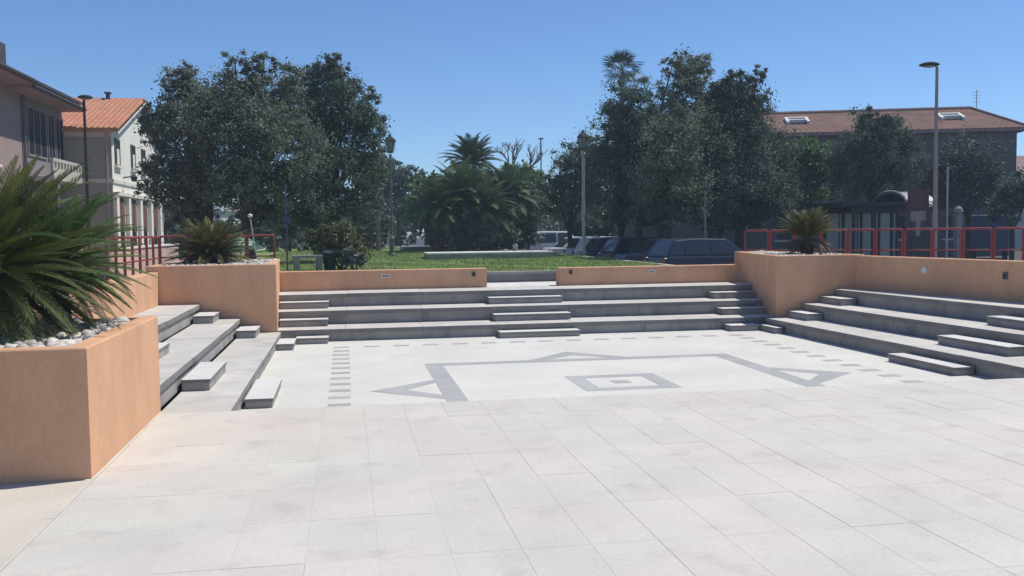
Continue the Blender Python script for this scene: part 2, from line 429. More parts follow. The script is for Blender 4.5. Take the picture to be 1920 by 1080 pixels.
for ang in (0, math.pi/2, math.pi, -math.pi/2):
    r_ = W if abs(math.cos(ang)) > .5 else D
    A = arrow(CX+r_*math.cos(ang), CY+r_*math.sin(ang), ang)
    A = [p if sum((p[i-1][0]*p[i][1]-p[i][0]*p[i-1][1]) for i in range(4)) > 0 else p[::-1] for p in A]
    inlay('triangle_inlay', A)
s, t2 = 0.70, 0.25
inlay('small_square_inlay', [[(CX-s, CY-s), (CX-s+t2, CY-s), (CX-s+t2, CY+s), (CX-s, CY+s)], [(CX+s-t2, CY-s), (CX+s, CY-s), (CX+s, CY+s), (CX+s-t2, CY+s)],
                             [(CX-s+t2, CY+s-t2), (CX+s-t2, CY+s-t2), (CX+s-t2, CY+s), (CX-s+t2, CY+s)], [(CX-s+t2, CY-s), (CX+s-t2, CY-s), (CX+s-t2, CY-s+t2), (CX-s+t2, CY-s+t2)]],
      'small grey square outline in the middle of the floor')
inlay('centre_tile', [[(CX-.13, CY-.13), (CX+.13, CY-.13), (CX+.13, CY+.13), (CX-.13, CY+.13)]])
q = MB(); q.box(-.15, .15, -.10, .10, -.02, 0.003); tile_me = q.mesh('dark_tile', M['inlay'])
for k in range(14): inst('dark_tile', tile_me, court, (-0.13, 19.20-k*0.5845, FLOOR))
for k in range(14): inst('dark_tile', tile_me, court, (8.03, 19.20-k*0.5845, FLOOR))
for k in range(1, 14): inst('dark_tile', tile_me, court, (-0.13+k*8.16/14, 19.20, FLOOR))

# ------------------------------------------------------------------ stone seating tiers
def tier(name_label, edge0, edge1, nrm, depth, z, h, group=None, n=None):
    """edge0->edge1: nosing line; nrm: direction towards the back of the tread"""
    e0, e1, nn = Vector(edge0), Vector(edge1), Vector(nrm).normalized()
    L = (e1-e0).length; n = n or max(1, round(L/1.15)); d = (e1-e0)/n
    root = empty('seating_tier', (0, 0, 0), label=name_label, cat='stone seating', group='stone seating tiers round the sunken court')
    u = (e1-e0).normalized()
    flip = (u.x*nn.y-u.y*nn.x) < 0
    def P(a, b_, s0, s1, z0, z1, mm, nm, c):
        poly = [a+nn*s0, b_+nn*s0, b_+nn*s1, a+nn*s1]
        if flip: poly.reverse()
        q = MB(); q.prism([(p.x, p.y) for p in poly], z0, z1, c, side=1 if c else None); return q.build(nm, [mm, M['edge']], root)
    for i in range(n):
        g = u*0.0022
        a, b_ = e0+d*i+g, e0+d*(i+1)-g
        dz = random.uniform(-.003, .003); dn = random.uniform(-.005, .005)
        P(a, b_, dn, depth-.003, z-.085, z+dz, M['stone'], 'seat_slab', .003)
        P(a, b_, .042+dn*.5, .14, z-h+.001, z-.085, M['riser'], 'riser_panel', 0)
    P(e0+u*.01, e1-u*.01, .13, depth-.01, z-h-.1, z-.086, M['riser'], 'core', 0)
    return root
pos = {1: 'lowest', 2: 'middle', 3: 'top'}
HT = {1: (T1, 0.257), 2: (T2, 0.30), 3: (T3, 0.30)}
for k, y in ((1, 20.31), (2, 21.36), (3, 22.40)):
    z, h = HT[k]
    tier(f'{pos[k]} shaded stone seating tier of the back bank below the low walls', (-1.66, y), ((9.62, 9.86, 10.16)[k-1], y), (0, 1), 1.05 if k < 3 else 1.22, z, h, n=7)
for k, x in ((1, -1.33), (2, -2.105), (3, -2.88)):
    z, h = HT[k]
    tier(f'{pos[k]} sunlit stone seating tier of the bank beside the large foreground planter', (x, 11.37 if k > 1 else 11.24), (x, 19.99), (-1, 0), 0.775 if k < 3 else 0.78, z, h)
for k, (xa, xb) in ((1, (9.30, 9.07)), (2, (10.27, 9.92)), (3, (11.22, 10.69))):
    z, h = HT[k]
    y0 = 12.3 if k > 1 else 11.25; y1 = 20.08
    nrm = (y1-y0, xa-xb)
    tier(f'{pos[k]} stone seating tier of the bank under the red railing', (xa, y0), (xb, y1), nrm, (0.96, 0.9, 1.15)[k-1], z, h)

def step(cx, cy, sx, sy, z0, zt, label, rz=0.0):
    root = empty('step_block', (cx, cy, z0), rz, label=label, cat='stone step', group='half height stone steps on the seating')
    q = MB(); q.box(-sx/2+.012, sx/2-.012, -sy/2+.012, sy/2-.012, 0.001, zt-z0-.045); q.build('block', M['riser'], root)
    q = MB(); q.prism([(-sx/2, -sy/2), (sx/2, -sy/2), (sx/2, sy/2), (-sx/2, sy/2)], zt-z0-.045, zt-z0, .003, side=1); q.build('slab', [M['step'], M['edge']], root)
H1, H2, H3 = FLOOR+.128, .15, .45
zz = {1: (FLOOR, H1), 2: (T1, H2), 3: (T2, H3)}
nm = {1: 'on the white floor', 2: 'on the lowest tier', 3: 'on the middle tier'}
for k, x in ((1, -1.33), (2, -2.105), (3, -2.88)):
    step(x+.18, 13.62, .36, 1.72, *zz[k], f'long step {nm[k]} of the sunlit bank by the planter')
    if k > 1: step(x+.19, 19.47, .38, 1.0, *zz[k], f'short step {nm[k]} of the sunlit bank, against the olive cycad planter')
step(-1.205, 19.47, .35, 0.98, *zz[1], 'short stone step on the white floor at the inner corner of the sunlit bank')
for k, y in ((1, 20.31), (2, 21.36), (3, 22.40)):
    step(3.99+.045*(k-1), y-.20, 1.72, .40, *zz[k], f'long step {nm[k]} of the back bank, below the wall opening')
    if k == 1: step(-.715, y-.20, .65, .40, *zz[1], 'short stone step on the white floor at the sunlit end of the back bank')
    else: step(-.92-.03*(k-2), y-.20, 1.02+.06*(k-2), .40, *zz[k], f'short step {nm[k]} of the back bank, by the olive cycad planter')
    if k == 1: step(8.53, y-.21, .66, .42, *zz[1], 'short stone step on the white floor below the tip of the orange corner wall')
    else: step((8.99, 9.21)[k-2], y-.20, (1.10, 1.14)[k-2], .40, *zz[k], f'short step {nm[k]} of the back bank, against the corner planter')
ang = 0.028
for k, x in ((1, 9.25), (2, 10.15), (3, 11.06)):
    step(x-.19, 13.95, .36, 1.72, *zz[k], f'long step {nm[k]} of the bank under the red railing', ang)
    xf = (9.08, 9.95, 10.73)[k-1]
    if k > 1: step(xf-.185, 19.62, .36, .9, *zz[k], f'short step {nm[k]} of the railing bank, at the corner planter', ang)
step(8.985, 19.62, .17, .86, *zz[1], 'narrow stone step on the white floor in the corner below the corner wall', ang)

# landing in the wall opening and the step up to the lawn
root = empty('landing', (0, 0, 0), label='pale stone landing in the opening between the low orange walls', cat='landing')
for i in range(2):
    q = MB(); q.box(3.40+i*.9+.004, 3.40+(i+1)*.9-.004, 23.63, 23.946, T3-.06, T3+.002*i, .004); q.build('slab', M['step'], root)
    q = MB(); q.box(3.10+i*1.33+.004, 3.10+(i+1)*1.33-.004, 23.95, 25.63, T3-.06, T3+.002*i, .004); q.build('slab', M['step'], root)
q = MB(); q.box(3.10, 5.76, 25.634, 25.80, T3-.1, UP-.055); q.build('riser_panel', M['edge'], root)
q = MB(); q.box(3.10, 5.76, 25.625, 25.80, UP-.055, UP+.022, .01); q.build('coping', M['riser'], root)

# ------------------------------------------------------------------ orange walls and planters
def wall(name, poly, z0, z1, label, cat='wall', c=0.012):
    q = MB(); q.prism(poly, z0, z1, c); return q.build(name, M['stucco'], label=label, cat=cat)
wall('low_wall', [(-1.70, 23.622), (3.395, 23.622), (3.395, 23.94), (-1.70, 23.94)], T3-.3, 1.07, 'long low orange wall between the planter with the olive cycad and the opening')
wall('low_wall', [(5.205, 23.622), (10.2, 23.622), (10.2, 23.94), (5.205, 23.94)], T3-.3, 1.045, 'long low orange wall between the opening and the corner wall with parked cars behind')
wall('side_wall', [(-3.90, PLY1+.004), (-3.66, PLY1+.004), (-3.66, 20.0), (-3.90, 20.0)], -.2, 1.25, 'sunlit orange wall behind the seating beside the large foreground planter')
rp = [(11.25, 20.12), (12.25, 12.3), (12.53, 12.34), (11.53, 20.16)]
q = MB(); q.prism([rp[0], rp[1], rp[2], rp[3]] , -.2, 1.335, .012)
q.build('side_wall', M['stucco'], label='shaded orange wall under the red railing with a round lamp on it', cat='wall')

def planter(label, poly, z1, soil_z, th=0.17):
    n = len(poly); ins = []
    for i in range(n):
        p0, p1, p2 = Vector(poly[i-1]), Vector(poly[i]), Vector(poly[(i+1) % n])
        a = (p1-p0).normalized(); b_ = (p2-p1).normalized(); na = Vector((-a.y, a.x)); nb = Vector((-b_.y, b_.x))
        k = na+nb; ins.append(p1+k/k.dot(na)*th)
    c = 0.012
    rings = [[(x, y, -.3) for x, y in poly], [(x, y, z1-c) for x, y in poly]]
    rings.append([(p[0]+(i_.x-p[0])*c/th, p[1]+(i_.y-p[1])*c/th, z1) for p, i_ in zip(poly, ins)])
    rings.append([(i_.x, i_.y, z1) for i_ in ins]); rings.append([(i_.x, i_.y, soil_z-.05) for i_ in ins])
    vs = [v for r_ in rings for v in r_]; fs = []
    for l in range(4):
        for i in range(n):
            j = (i+1) % n; fs.append((l*n+i, l*n+j, (l+1)*n+j, (l+1)*n+i))
    o = MB().add(vs, fs).build('planter', M['stucco'], label=label, cat='planter')
    MB().add([(i_.x, i_.y, soil_z) for i_ in ins], [tuple(range(n))]).build('soil', M['soil'], o)
    return ins
in1 = planter('large orange planter in the foreground holding a big green cycad', [(-7.5, PLY0), (PLX, PLY0), (PLX, PLY1), (-7.5, PLY1)], 1.085, 1.02)
in2 = planter('orange planter at the sunlit end of the back bank holding an olive cycad', [(-3.895, 20.004), (-1.40, 20.004), (-1.60, 24.2), (-3.895, 24.2)], 1.37, 1.31)
in3 = planter('orange corner planter with a downward pointing face holding a grey green cycad', [(9.35, 20.13), (11.246, 20.13), (11.50, 20.2), (11.1, 24.4), (10.15, 24.4)], 1.36, 1.30)

# loose white stones
def stones(poly_fn, n, z, smin, smax, name, par=None):
    ico_v = []; t_ = (1+5**.5)/2
    for a in (-1, 1):
        for b_ in (-t_, t_): ico_v += [(a, b_, 0), (0, a, b_), (b_, 0, a)]
    ico_v = np.array(ico_v); ico_v /= np.linalg.norm(ico_v[0])
    from itertools import combinations
    fs = []
    for i, j, k in combinations(range(12), 3):
        A_, B_, C_ = ico_v[i], ico_v[j], ico_v[k]
        if max(np.linalg.norm(A_-B_), np.linalg.norm(B_-C_), np.linalg.norm(A_-C_)) < 1.2:
            nn = np.cross(B_-A_, C_-A_); fs.append((i, j, k) if nn@A_ > 0 else (i, k, j))
    fs = np.array(fs); Vs = []; Fs = []; T = []
    for q in range(n):
        x, y = poly_fn()
        s_ = RNG.uniform(smin, smax); sc_ = s_*np.array([RNG.uniform(.7, 1.3), RNG.uniform(.7, 1.3), RNG.uniform(.5, .85)])
        v = ico_v*(1+RNG.normal(0, .10, (12, 1)))*sc_; a = RNG.uniform(0, 6.28)
        R_ = np.array([[math.cos(a), -math.sin(a), 0], [math.sin(a), math.cos(a), 0], [0, 0, 1]])
        v = v@R_.T+np.array([x, y, z+sc_[2]*RNG.uniform(.2, .75)])
        Fs.append(fs+12*q); Vs.append(v); T.append(np.full(len(fs), RNG.uniform(.75, 1.25)))
    me = np_mesh(name, np.concatenate(Vs), np.concatenate(Fs), M['gravel'], np.concatenate(T))
    return inst(name, me, kind='stuff')
stones(lambda: (RNG.uniform(-5.2, -2.31), RNG.uniform(PLY0+.2, PLY1-.2)), 1100, 1.02, .04, .085, 'gravel')
stones(lambda: (RNG.uniform(-3.70, -1.60), RNG.uniform(20.2, 24.0)), 1300, 1.315, .035, .065, 'gravel')
def _corner():
    y = RNG.uniform(20.34, 24.2); return (RNG.uniform(9.56+.187*(y-20.13), 11.30-.1*(y-20.2)), y)
stones(_corner, 1000, 1.305, .035, .065, 'gravel')

# small recessed lamps on the walls
def wall_lamp(p, nrm, size, label, mm, rnd=False):
    root = empty('wall_lamp', p, math.atan2(nrm[1], nrm[0]), label=label, cat='wall lamp', group='small lamps set in the orange walls')
    w, h = size
    if rnd:
        q = MB(); q.tube([(-.02, 0, 0), (.035, 0, 0)], w/2+.015, 14); q.build('rim', M['trim'], root)
        q = MB(); q.tube([(.036, 0, 0), (.05, 0, 0), (.058, 0, 0)], [w/2, w/2*.8, w/2*.4], 14); q.build('lens', mm, root)
    else:
        q = MB(); q.box(-.02, .03, -w/2, w/2, -h/2, h/2); q.build('housing', mm, root)
        q = MB(); q.box(.031, .038, -w/2+.02, w/2-.02, -h/2+.015, h/2-.03); q.build('lens', M['lamp_glass'] if mm is M['trim'] else M['pole_dark'], root)
p_ = at(723, 517, 23.622); wall_lamp(p_, (0, -1), (.21, .09), 'pale oblong lamp midway along the low wall by the olive cycad planter', M['trim'])
p_ = at(1222, 509, 23.622); wall_lamp(p_, (0, -1), (.19, .08), 'pale oblong lamp midway along the low wall in front of the parked cars', M['trim'])
p_ = at(888, 514, 23.622); wall_lamp(p_, (0, -1), (.09, .12), 'small dark lamp near the opening on the low wall by the olive cycad planter', M['pole_iron'])
p_ = at(1070, 510, 23.622); wall_lamp(p_, (0, -1), (.08, .11), 'small dark lamp near the opening on the low wall in front of the parked cars', M['pole_iron'])
wn = Vector((-(20.12-12.3), -1.0, 0)).normalized()
def on_rwall(px, py):
    d = _r*((px-960)/FPX)-_u*((py-540)/FPX)+_fw; o = Vector((0, 0, EYE)); p0 = Vector((11.25, 20.12, 0))
    return o+d*((p0-o).dot(wn)/d.dot(wn))
wall_lamp(on_rwall(1735, 506), (wn.x, wn.y), (.12, .12), 'round white lamp on the shaded wall under the red railing', M['trim'], True)
wall_lamp(on_rwall(1886, 517), (wn.x, wn.y), (.10, .13), 'small dark lamp near the frame edge on the shaded wall under the red railing', M['pole_iron'])

# ------------------------------------------------------------------ red railings
def railing_run(root, p0, p1, n, top, z0, r_=.028, gap=.05):
    p0, p1 = Vector(p0), Vector(p1); d = (p1-p0)/n; u = d.normalized()
    for i in range(n):
        a = p0+d*i+u*gap/2; b_ = p0+d*(i+1)-u*gap/2
        A = Vector((a.x, a.y, z0)); B = Vector((b_.x, b_.y, z0)); rr = .06
        pts = [A, A+Vector((0, 0, top-z0-rr))]
        for t in (30, 60, 90):
            w = math.radians(t); pts.append(A+Vector((0, 0, top-z0-rr))+u.to_3d()*rr*(1-math.cos(w))+Vector((0, 0, rr*math.sin(w))))
        for t in (90, 60, 30, 0):
            w = math.radians(t); pts.append(B+Vector((0, 0, top-z0-rr))-u.to_3d()*rr*(1-math.cos(w))+Vector((0, 0, rr*math.sin(w))))
        pts.append(B)
        q = MB(); q.tube(pts, r_, 8); f = q.build('railing_panel', M['red'], root, smooth=True)
        q = MB(); zl = z0+(top-z0)*.48; q.tube([A+Vector((0, 0, zl-z0)), B+Vector((0, 0, zl-z0))], r_*.8, 6); q.build('mid_rail', M['red'], f, smooth=True)
rl = empty('railing', (-4.8, 20, UP), label='red tubular railing on the terrace in front of the white house', cat='railing'); rl.location = (0, 0, 0)
railing_run(rl, (-4.8, 17.6), (-4.8, 26.5), 11, 1.93, UP)
railing_run(rl, (-4.8, 26.5), (-1.85, 26.5), 4, 1.935, UP+.012)
rr_ = empty('railing', (0, 0, 0), label='red tubular railing above the shaded wall in front of the bus shelter', cat='railing')
railing_run(rr_, (10.89, 25.5), (16.9, 20.9), 11, 1.90, UP)

# ------------------------------------------------------------------ leaves, crowns, trees
def crown(lobes, n, leaf, clumps=60, seed=1, fill=0.25, spread=0.2):
    """leaf-sized rhombs in clumps over the outside and through the inside of the lobes"""
    R_ = np.random.default_rng(seed)
    C_ = np.array([l[0] for l in lobes], float); Rd = np.array([l[1] for l in lobes], float)
    wgt = (Rd.prod(1))**(2/3); wgt /= wgt.sum()
    ncl = R_.multinomial(clumps*len(lobes), wgt)
    cc = []; cr = []
    for i, k in enumerate(ncl):
        d = R_.normal(size=(k, 3)); d /= np.linalg.norm(d, axis=1)[:, None]; d[:, 2] = np.where(d[:, 2] < -.75, -d[:, 2]*.5, d[:, 2])
        rad = np.where(R_.uniform(size=(k, 1)) < fill, R_.uniform(.25, .8, (k, 1)), R_.normal(.93, .09, (k, 1)))
        cc.append(C_[i]+d*rad*Rd[i]); cr.append(np.full(k, Rd[i].mean()))
    cc = np.concatenate(cc); cr = np.concatenate(cr)
    pick = R_.integers(0, len(cc), n)
    sp = (spread*1.9*cr[pick]*R_.uniform(.55, 1.25, len(cc))[pick])[:, None]
    od = R_.normal(size=(n, 3)); od /= np.linalg.norm(od, axis=1)[:, None]
    P = cc[pick]+od*np.minimum(np.abs(R_.normal(0, .55, (n, 1))), 1.35)*sp*np.array([1, 1, .8])
    nrm = od*.5+R_.normal(size=(n, 3))*.6+np.array([0, 0, .3]); nrm /= np.linalg.norm(nrm, axis=1)[:, None]   # leaves face out of their clump
    ax = np.cross(nrm, R_.normal(size=(n, 3))); ax /= np.linalg.norm(ax, axis=1)[:, None]
    sd = np.cross(ax, nrm); sd /= np.linalg.norm(sd, axis=1)[:, None]
    l = (leaf*R_.uniform(.6, 1.4, n))[:, None]; w = l*.30
    V = np.stack([P-ax*l*.5, P+sd*w-ax*l*.05, P+ax*l*.5, P-sd*w-ax*l*.05], 1).reshape(-1, 3)
    F = np.arange(n*4).reshape(n, 4)
    T = R_.uniform(.75, 1.25, n)*R_.uniform(.6, 1.55, len(cc))[pick]
    return V, F, T

def limbs(mb, base, tops, r0, seed):
    rg = random.Random(seed)
    base = Vector(base)
    for tp in tops:
        tp = Vector(tp); mid = base.lerp(tp, .45)+Vector((rg.uniform(-.25, .25), rg.uniform(-.25, .25), rg.uniform(-.2, .3)))
        pts = []; n = 7
        for i in range(n):
            t = i/(n-1); p = base*(1-t)**2+mid*2*t*(1-t)+tp*t*t
            pts.append(p+Vector((rg.gauss(0, .03), rg.gauss(0, .03), 0))*(0 < i < n-1))
        mb.tube(pts, [r0*(1-.82*i/(n-1)) for i in range(n)], 8)

def pl(px, py, rx, ry, y, dy=0.0, ry_d=None):
    """lobe seen at photo pixel (px,py), radii in pixels, standing at depth y+dy"""
    y = y+dy; p = at(px, py, y); s_ = (p-Vector((0, 0, EYE))).dot(_fw)/FPX
    return (tuple(p), (rx*s_, ry_d or (rx+ry)*.48*s_, ry*s_))

def tree(name, label, foot, gz, y, lobes, n, leaf, mm, trunk_r=.2, trunk_h=1.2, seed=1, group=None, clumps=80, fill=.38, spread=.2, lean=(0, 0)):
    f = at(foot, 450, y); base = Vector((f.x, y, gz))
    root = empty(name, base, label=label, cat='tree', group=group)
    inv = Matrix.Translation(-base)
    q = MB(); fork = base+Vector((lean[0], lean[1], trunk_h))
    q.tube([base+Vector((0, 0, -.1)), base+Vector((0, 0, .15)), base.lerp(fork, .5)+Vector((.04, 0, 0)), fork], [trunk_r*1.5, trunk_r*1.1, trunk_r*.92, trunk_r*.8], 10)
    limbs(q, fork-Vector((0, 0, .1)), [Vector(l[0])+Vector((0, 0, l[1][2]*.2)) for l in lobes], trunk_r*.62, seed)
    me = q.mesh('trunk', M['bark'], True); me.transform(inv); inst('trunk', me, root)
    V, F, T = crown(lobes, n, leaf, clumps, seed, fill, spread)
    me = np_mesh('crown', V-np.array(base), F, mm, T); inst('crown', me, root)
    return root

G_L, G_R = 'evergreen trees on the lawn by the white house', 'evergreen trees beside the parked cars'
LEAF = .095
tree('olive_tree', 'broad evergreen tree nearest the white house, its crown overlapping the house corner', 392, UP, 37.5,
     [pl(345, 185, 48, 62, 37.5), pl(316, 255, 46, 66, 37.5), pl(332, 345, 50, 72, 37.5, -.6), pl(385, 260, 70, 95, 37.5, -.8), pl(395, 350, 85, 58, 37.5, -.4), pl(345, 395, 44, 40, 37.5, .3), pl(372, 392, 40, 30, 37.5), pl(410, 190, 44, 50, 37.5, .5), pl(345, 148, 30, 34, 37.5), pl(282, 240, 24, 36, 37.5), pl(285, 340, 28, 50, 37.5)],
     65520, LEAF, M['oak'], .17, 1.3, 3, G_L)
tree('olive_tree', 'tallest evergreen tree on the lawn behind the small planter, with a forked dark trunk', 470, UP, 35.5,
     [pl(465, 155, 54, 46, 35.5, .5), pl(440, 118, 24, 26, 35.5), pl(495, 118, 26, 26, 35.5, .3), pl(450, 235, 88, 85, 35.5), pl(530, 185, 55, 65, 35.5, .4), pl(525, 280, 82, 85, 35.5, -1.0), pl(470, 345, 92, 62, 35.5, -.6), pl(560, 370, 70, 55, 35.5), pl(500, 400, 60, 32, 35.5, .5)],
     81900, LEAF, M['oak'], .20, 1.5, 5, G_L, lean=(-.15, 0))
tree('olive_tree', 'dark evergreen tree on the lawn beside the iron lantern', 618, UP, 37.0,
     [pl(622, 158, 46, 48, 37), pl(628, 122, 24, 26, 37), pl(590, 150, 24, 30, 37), pl(692, 190, 22, 26, 37), pl(590, 215, 55, 72, 37, .6), pl(652, 225, 68, 72, 37), pl(688, 238, 32, 52, 37), pl(635, 315, 85, 62, 37, -.6), pl(682, 335, 34, 56, 37), pl(630, 390, 85, 42, 37), pl(570, 420, 50, 30, 37.5)],
     76440, LEAF, M['oak_dark'], .2, 1.3, 7, G_L)
tree('olive_tree', 'low evergreen tree over the white cars next to the palm clump', 1068, STREET, 45,
     [pl(1070, 320, 38, 50, 45), pl(1045, 370, 34, 45, 45), pl(1108, 300, 38, 52, 45), pl(1090, 385, 55, 42, 45), pl(1125, 335, 40, 48, 44.5), pl(1085, 345, 40, 48, 45)], 40950, LEAF, M['oak'], .14, 1.8, 9, G_R)
tree('olive_tree', 'evergreen tree standing below the lone fan palm', 1165, STREET, 41.5,
     [pl(1185, 195, 52, 55, 41.5), pl(1160, 260, 50, 62, 41.5, .5), pl(1205, 290, 62, 85, 41.5), pl(1145, 345, 60, 60, 41.5, -.4), pl(1190, 390, 75, 42, 41.5), pl(1225, 240, 40, 60, 41.5), pl(1140, 300, 40, 50, 41.5), pl(1165, 205, 38, 45, 41.5)], 60060, LEAF, M['oak_dark'], .17, 1.8, 11, G_R)
tree('olive_tree', 'tallest evergreen tree above the dark cars, with a forked trunk', 1197, STREET, 36.0,
     [pl(1285, 155, 52, 52, 37.5), pl(1262, 122, 24, 24, 37.5), pl(1312, 124, 22, 24, 37.5), pl(1275, 225, 60, 60, 37.5), pl(1265, 260, 58, 58, 35.0), pl(1262, 330, 66, 62, 34.8), pl(1290, 395, 72, 42, 36), pl(1225, 395, 50, 40, 36), pl(1325, 300, 45, 80, 37.0), pl(1335, 385, 45, 45, 37)], 70980, LEAF, M['oak'], .17, 2.0, 13, G_R)
tree('olive_tree', 'wide evergreen tree between the dark cars and the brown roofed house', 1385, STREET, 37.5,
     [pl(1395, 185, 50, 46, 37.5), pl(1375, 150, 22, 24, 37.5), pl(1418, 152, 24, 26, 37.5), pl(1350, 240, 48, 72, 37.5, .5), pl(1405, 265, 55, 80, 37.5), pl(1385, 345, 85, 72, 37.5, -.6), pl(1450, 370, 45, 58, 37.5), pl(1395, 410, 80, 35, 37.5), pl(1340, 200, 36, 60, 38.5), pl(1460, 300, 34, 50, 38)], 81900, LEAF, M['oak_dark'], .2, 1.8, 15, G_R)
tree('leafy_tree', 'bright green tree in front of the brown roofed house', 1510, STREET, 45,
     [pl(1505, 300, 42, 42, 45), pl(1520, 350, 45, 45, 45), pl(1480, 360, 40, 50, 45), pl(1535, 300, 25, 38, 45)], 11000, .2, M['leaf_light'], .14, 2.0, 17)
tree('round_tree', 'dark round tree above the bus shelter, in front of the brown roof', 1640, STREET, 42,
     [pl(1640, 250, 52, 50, 42), pl(1615, 300, 58, 60, 42), pl(1680, 300, 55, 62, 42), pl(1640, 345, 85, 42, 42), pl(1632, 225, 14, 24, 42)], 70980, LEAF, M['oak_dark'], .2, 2.0, 19)
tree('grey_tree', 'greyish loose crowned tree under the far end of the brown roof', 1815, STREET, 41,
     [pl(1820, 300, 52, 45, 41), pl(1775, 340, 50, 45, 41), pl(1850, 340, 42, 45, 41), pl(1810, 370, 70, 28, 41)], 35490, LEAF, M['leaf_grey'], .12, 2.1, 21, spread=.26)
tree('leafy_tree', 'green tree at the picture edge below the far small house', 1897, STREET, 38,
     [pl(1895, 372, 30, 32, 38), pl(1925, 360, 35, 45, 38), pl(1880, 395, 34, 26, 38)], 9000, .14, M['oak_dark'], .1, 1.6, 23)
# trees further off along the lawn
GF = 'distant trees at the far end of the lawn'
tree('distant_tree', 'distant dark tree behind the iron lantern', 748, UP, 78, [pl(740, 345, 38, 42, 78), pl(775, 350, 30, 34, 78), pl(720, 360, 40, 50, 78)], 9000, .3, M['oak_dark'], .2, 2, 31, GF)
tree('distant_tree', 'distant light green tree between the lantern and the palm clump', 800, UP, 66, [pl(800, 365, 30, 40, 66), pl(780, 395, 30, 40, 66), pl(825, 375, 22, 45, 66)], 8000, .26, M['leaf_light'], .16, 1.6, 33, GF)
tree('distant_tree', 'distant green tree behind the palm clump and bare tree', 985, STREET, 76, [pl(985, 345, 34, 34, 76), pl(955, 335, 26, 30, 76), pl(1015, 358, 26, 36, 76), pl(985, 385, 45, 40, 76)], 10000, .3, M['leaf_light'], .16, 1.6, 35, GF)

# far-off mass of greenery that closes the view
V_, F_, T_ = [], [], []
lob = []
for i in range(46):
    x = -26+i*2.0+random.uniform(-.6, .6); hgt = random.uniform(4.0, 5.6)
    lob.append(((x, 96+random.uniform(-4, 4), STREET+hgt*.5), (random.uniform(1.6, 2.4), 1.8, hgt*.55)))
V, F, T = crown(lob, 60000, .42, 60, 51, .3)
inst('far_wood', np_mesh('far_wood', V, F, M['oak_dark'], T), kind='stuff')
# hedge and undergrowth under the tree crowns
lob = []
for i in range(24): lob.append(((-12.0+i*.62+random.uniform(-.2, .2), 60+random.uniform(-2, 2), UP+.9), (.75, .8, random.uniform(.9, 1.5))))
V, F, T = crown(lob, 26000, .22, 40, 52, .3); h1 = inst('hedge', np_mesh('hedge', V, F, M['oak_dark'], T)); tag(h1, 'dark hedge across the lawn behind the evergreen trees by the lantern', 'hedge')
lob = []
for i in range(24): lob.append(((14.5+i*.95+random.uniform(-.2, .2), 62+random.uniform(-2, 2), STREET+1.3), (.95, .9, random.uniform(1.3, 2.2))))
V, F, T = crown(lob, 26000, .25, 40, 53, .3); h2 = inst('hedge', np_mesh('hedge', V, F, M['oak_dark'], T)); tag(h2, 'dark hedge on the far side of the car park behind the cars', 'hedge')

# bushes on the lawn edge
def bush(label, lobes, n, leaf, mm, seed):
    base = Vector((lobes[0][0][0], lobes[0][0][1], UP))
    root = empty('bush', base, label=label, cat='bush')
    V, F, T = crown(lobes, n, leaf, 50, seed, .3, .22); inst('foliage', np_mesh('foliage', V-np.array(base), F, mm, T), root)
    q = MB()
    for l in lobes: q.tube([(0, 0, -.05), Vector(l[0])*.5+base*.5-base+Vector((0, 0, -.1)), Vector(l[0])-base], [.04, .03, .015], 6)
    q.build('stem', M['bark'], root)
bush('green bush with dry tips beside the stone bench on the lawn edge', [pl(640, 450, 35, 32, 29), pl(605, 445, 26, 28, 29.4), pl(665, 470, 26, 26, 29), pl(625, 480, 34, 20, 29)], 7000, .10, M['bush'], 61)
bush('small spiky shrub just behind the low wall by the stone bench', [pl(668, 490, 20, 14, 27.5), pl(655, 482, 14, 16, 27.5)], 1500, .10, M['leaf_grey'], 62)

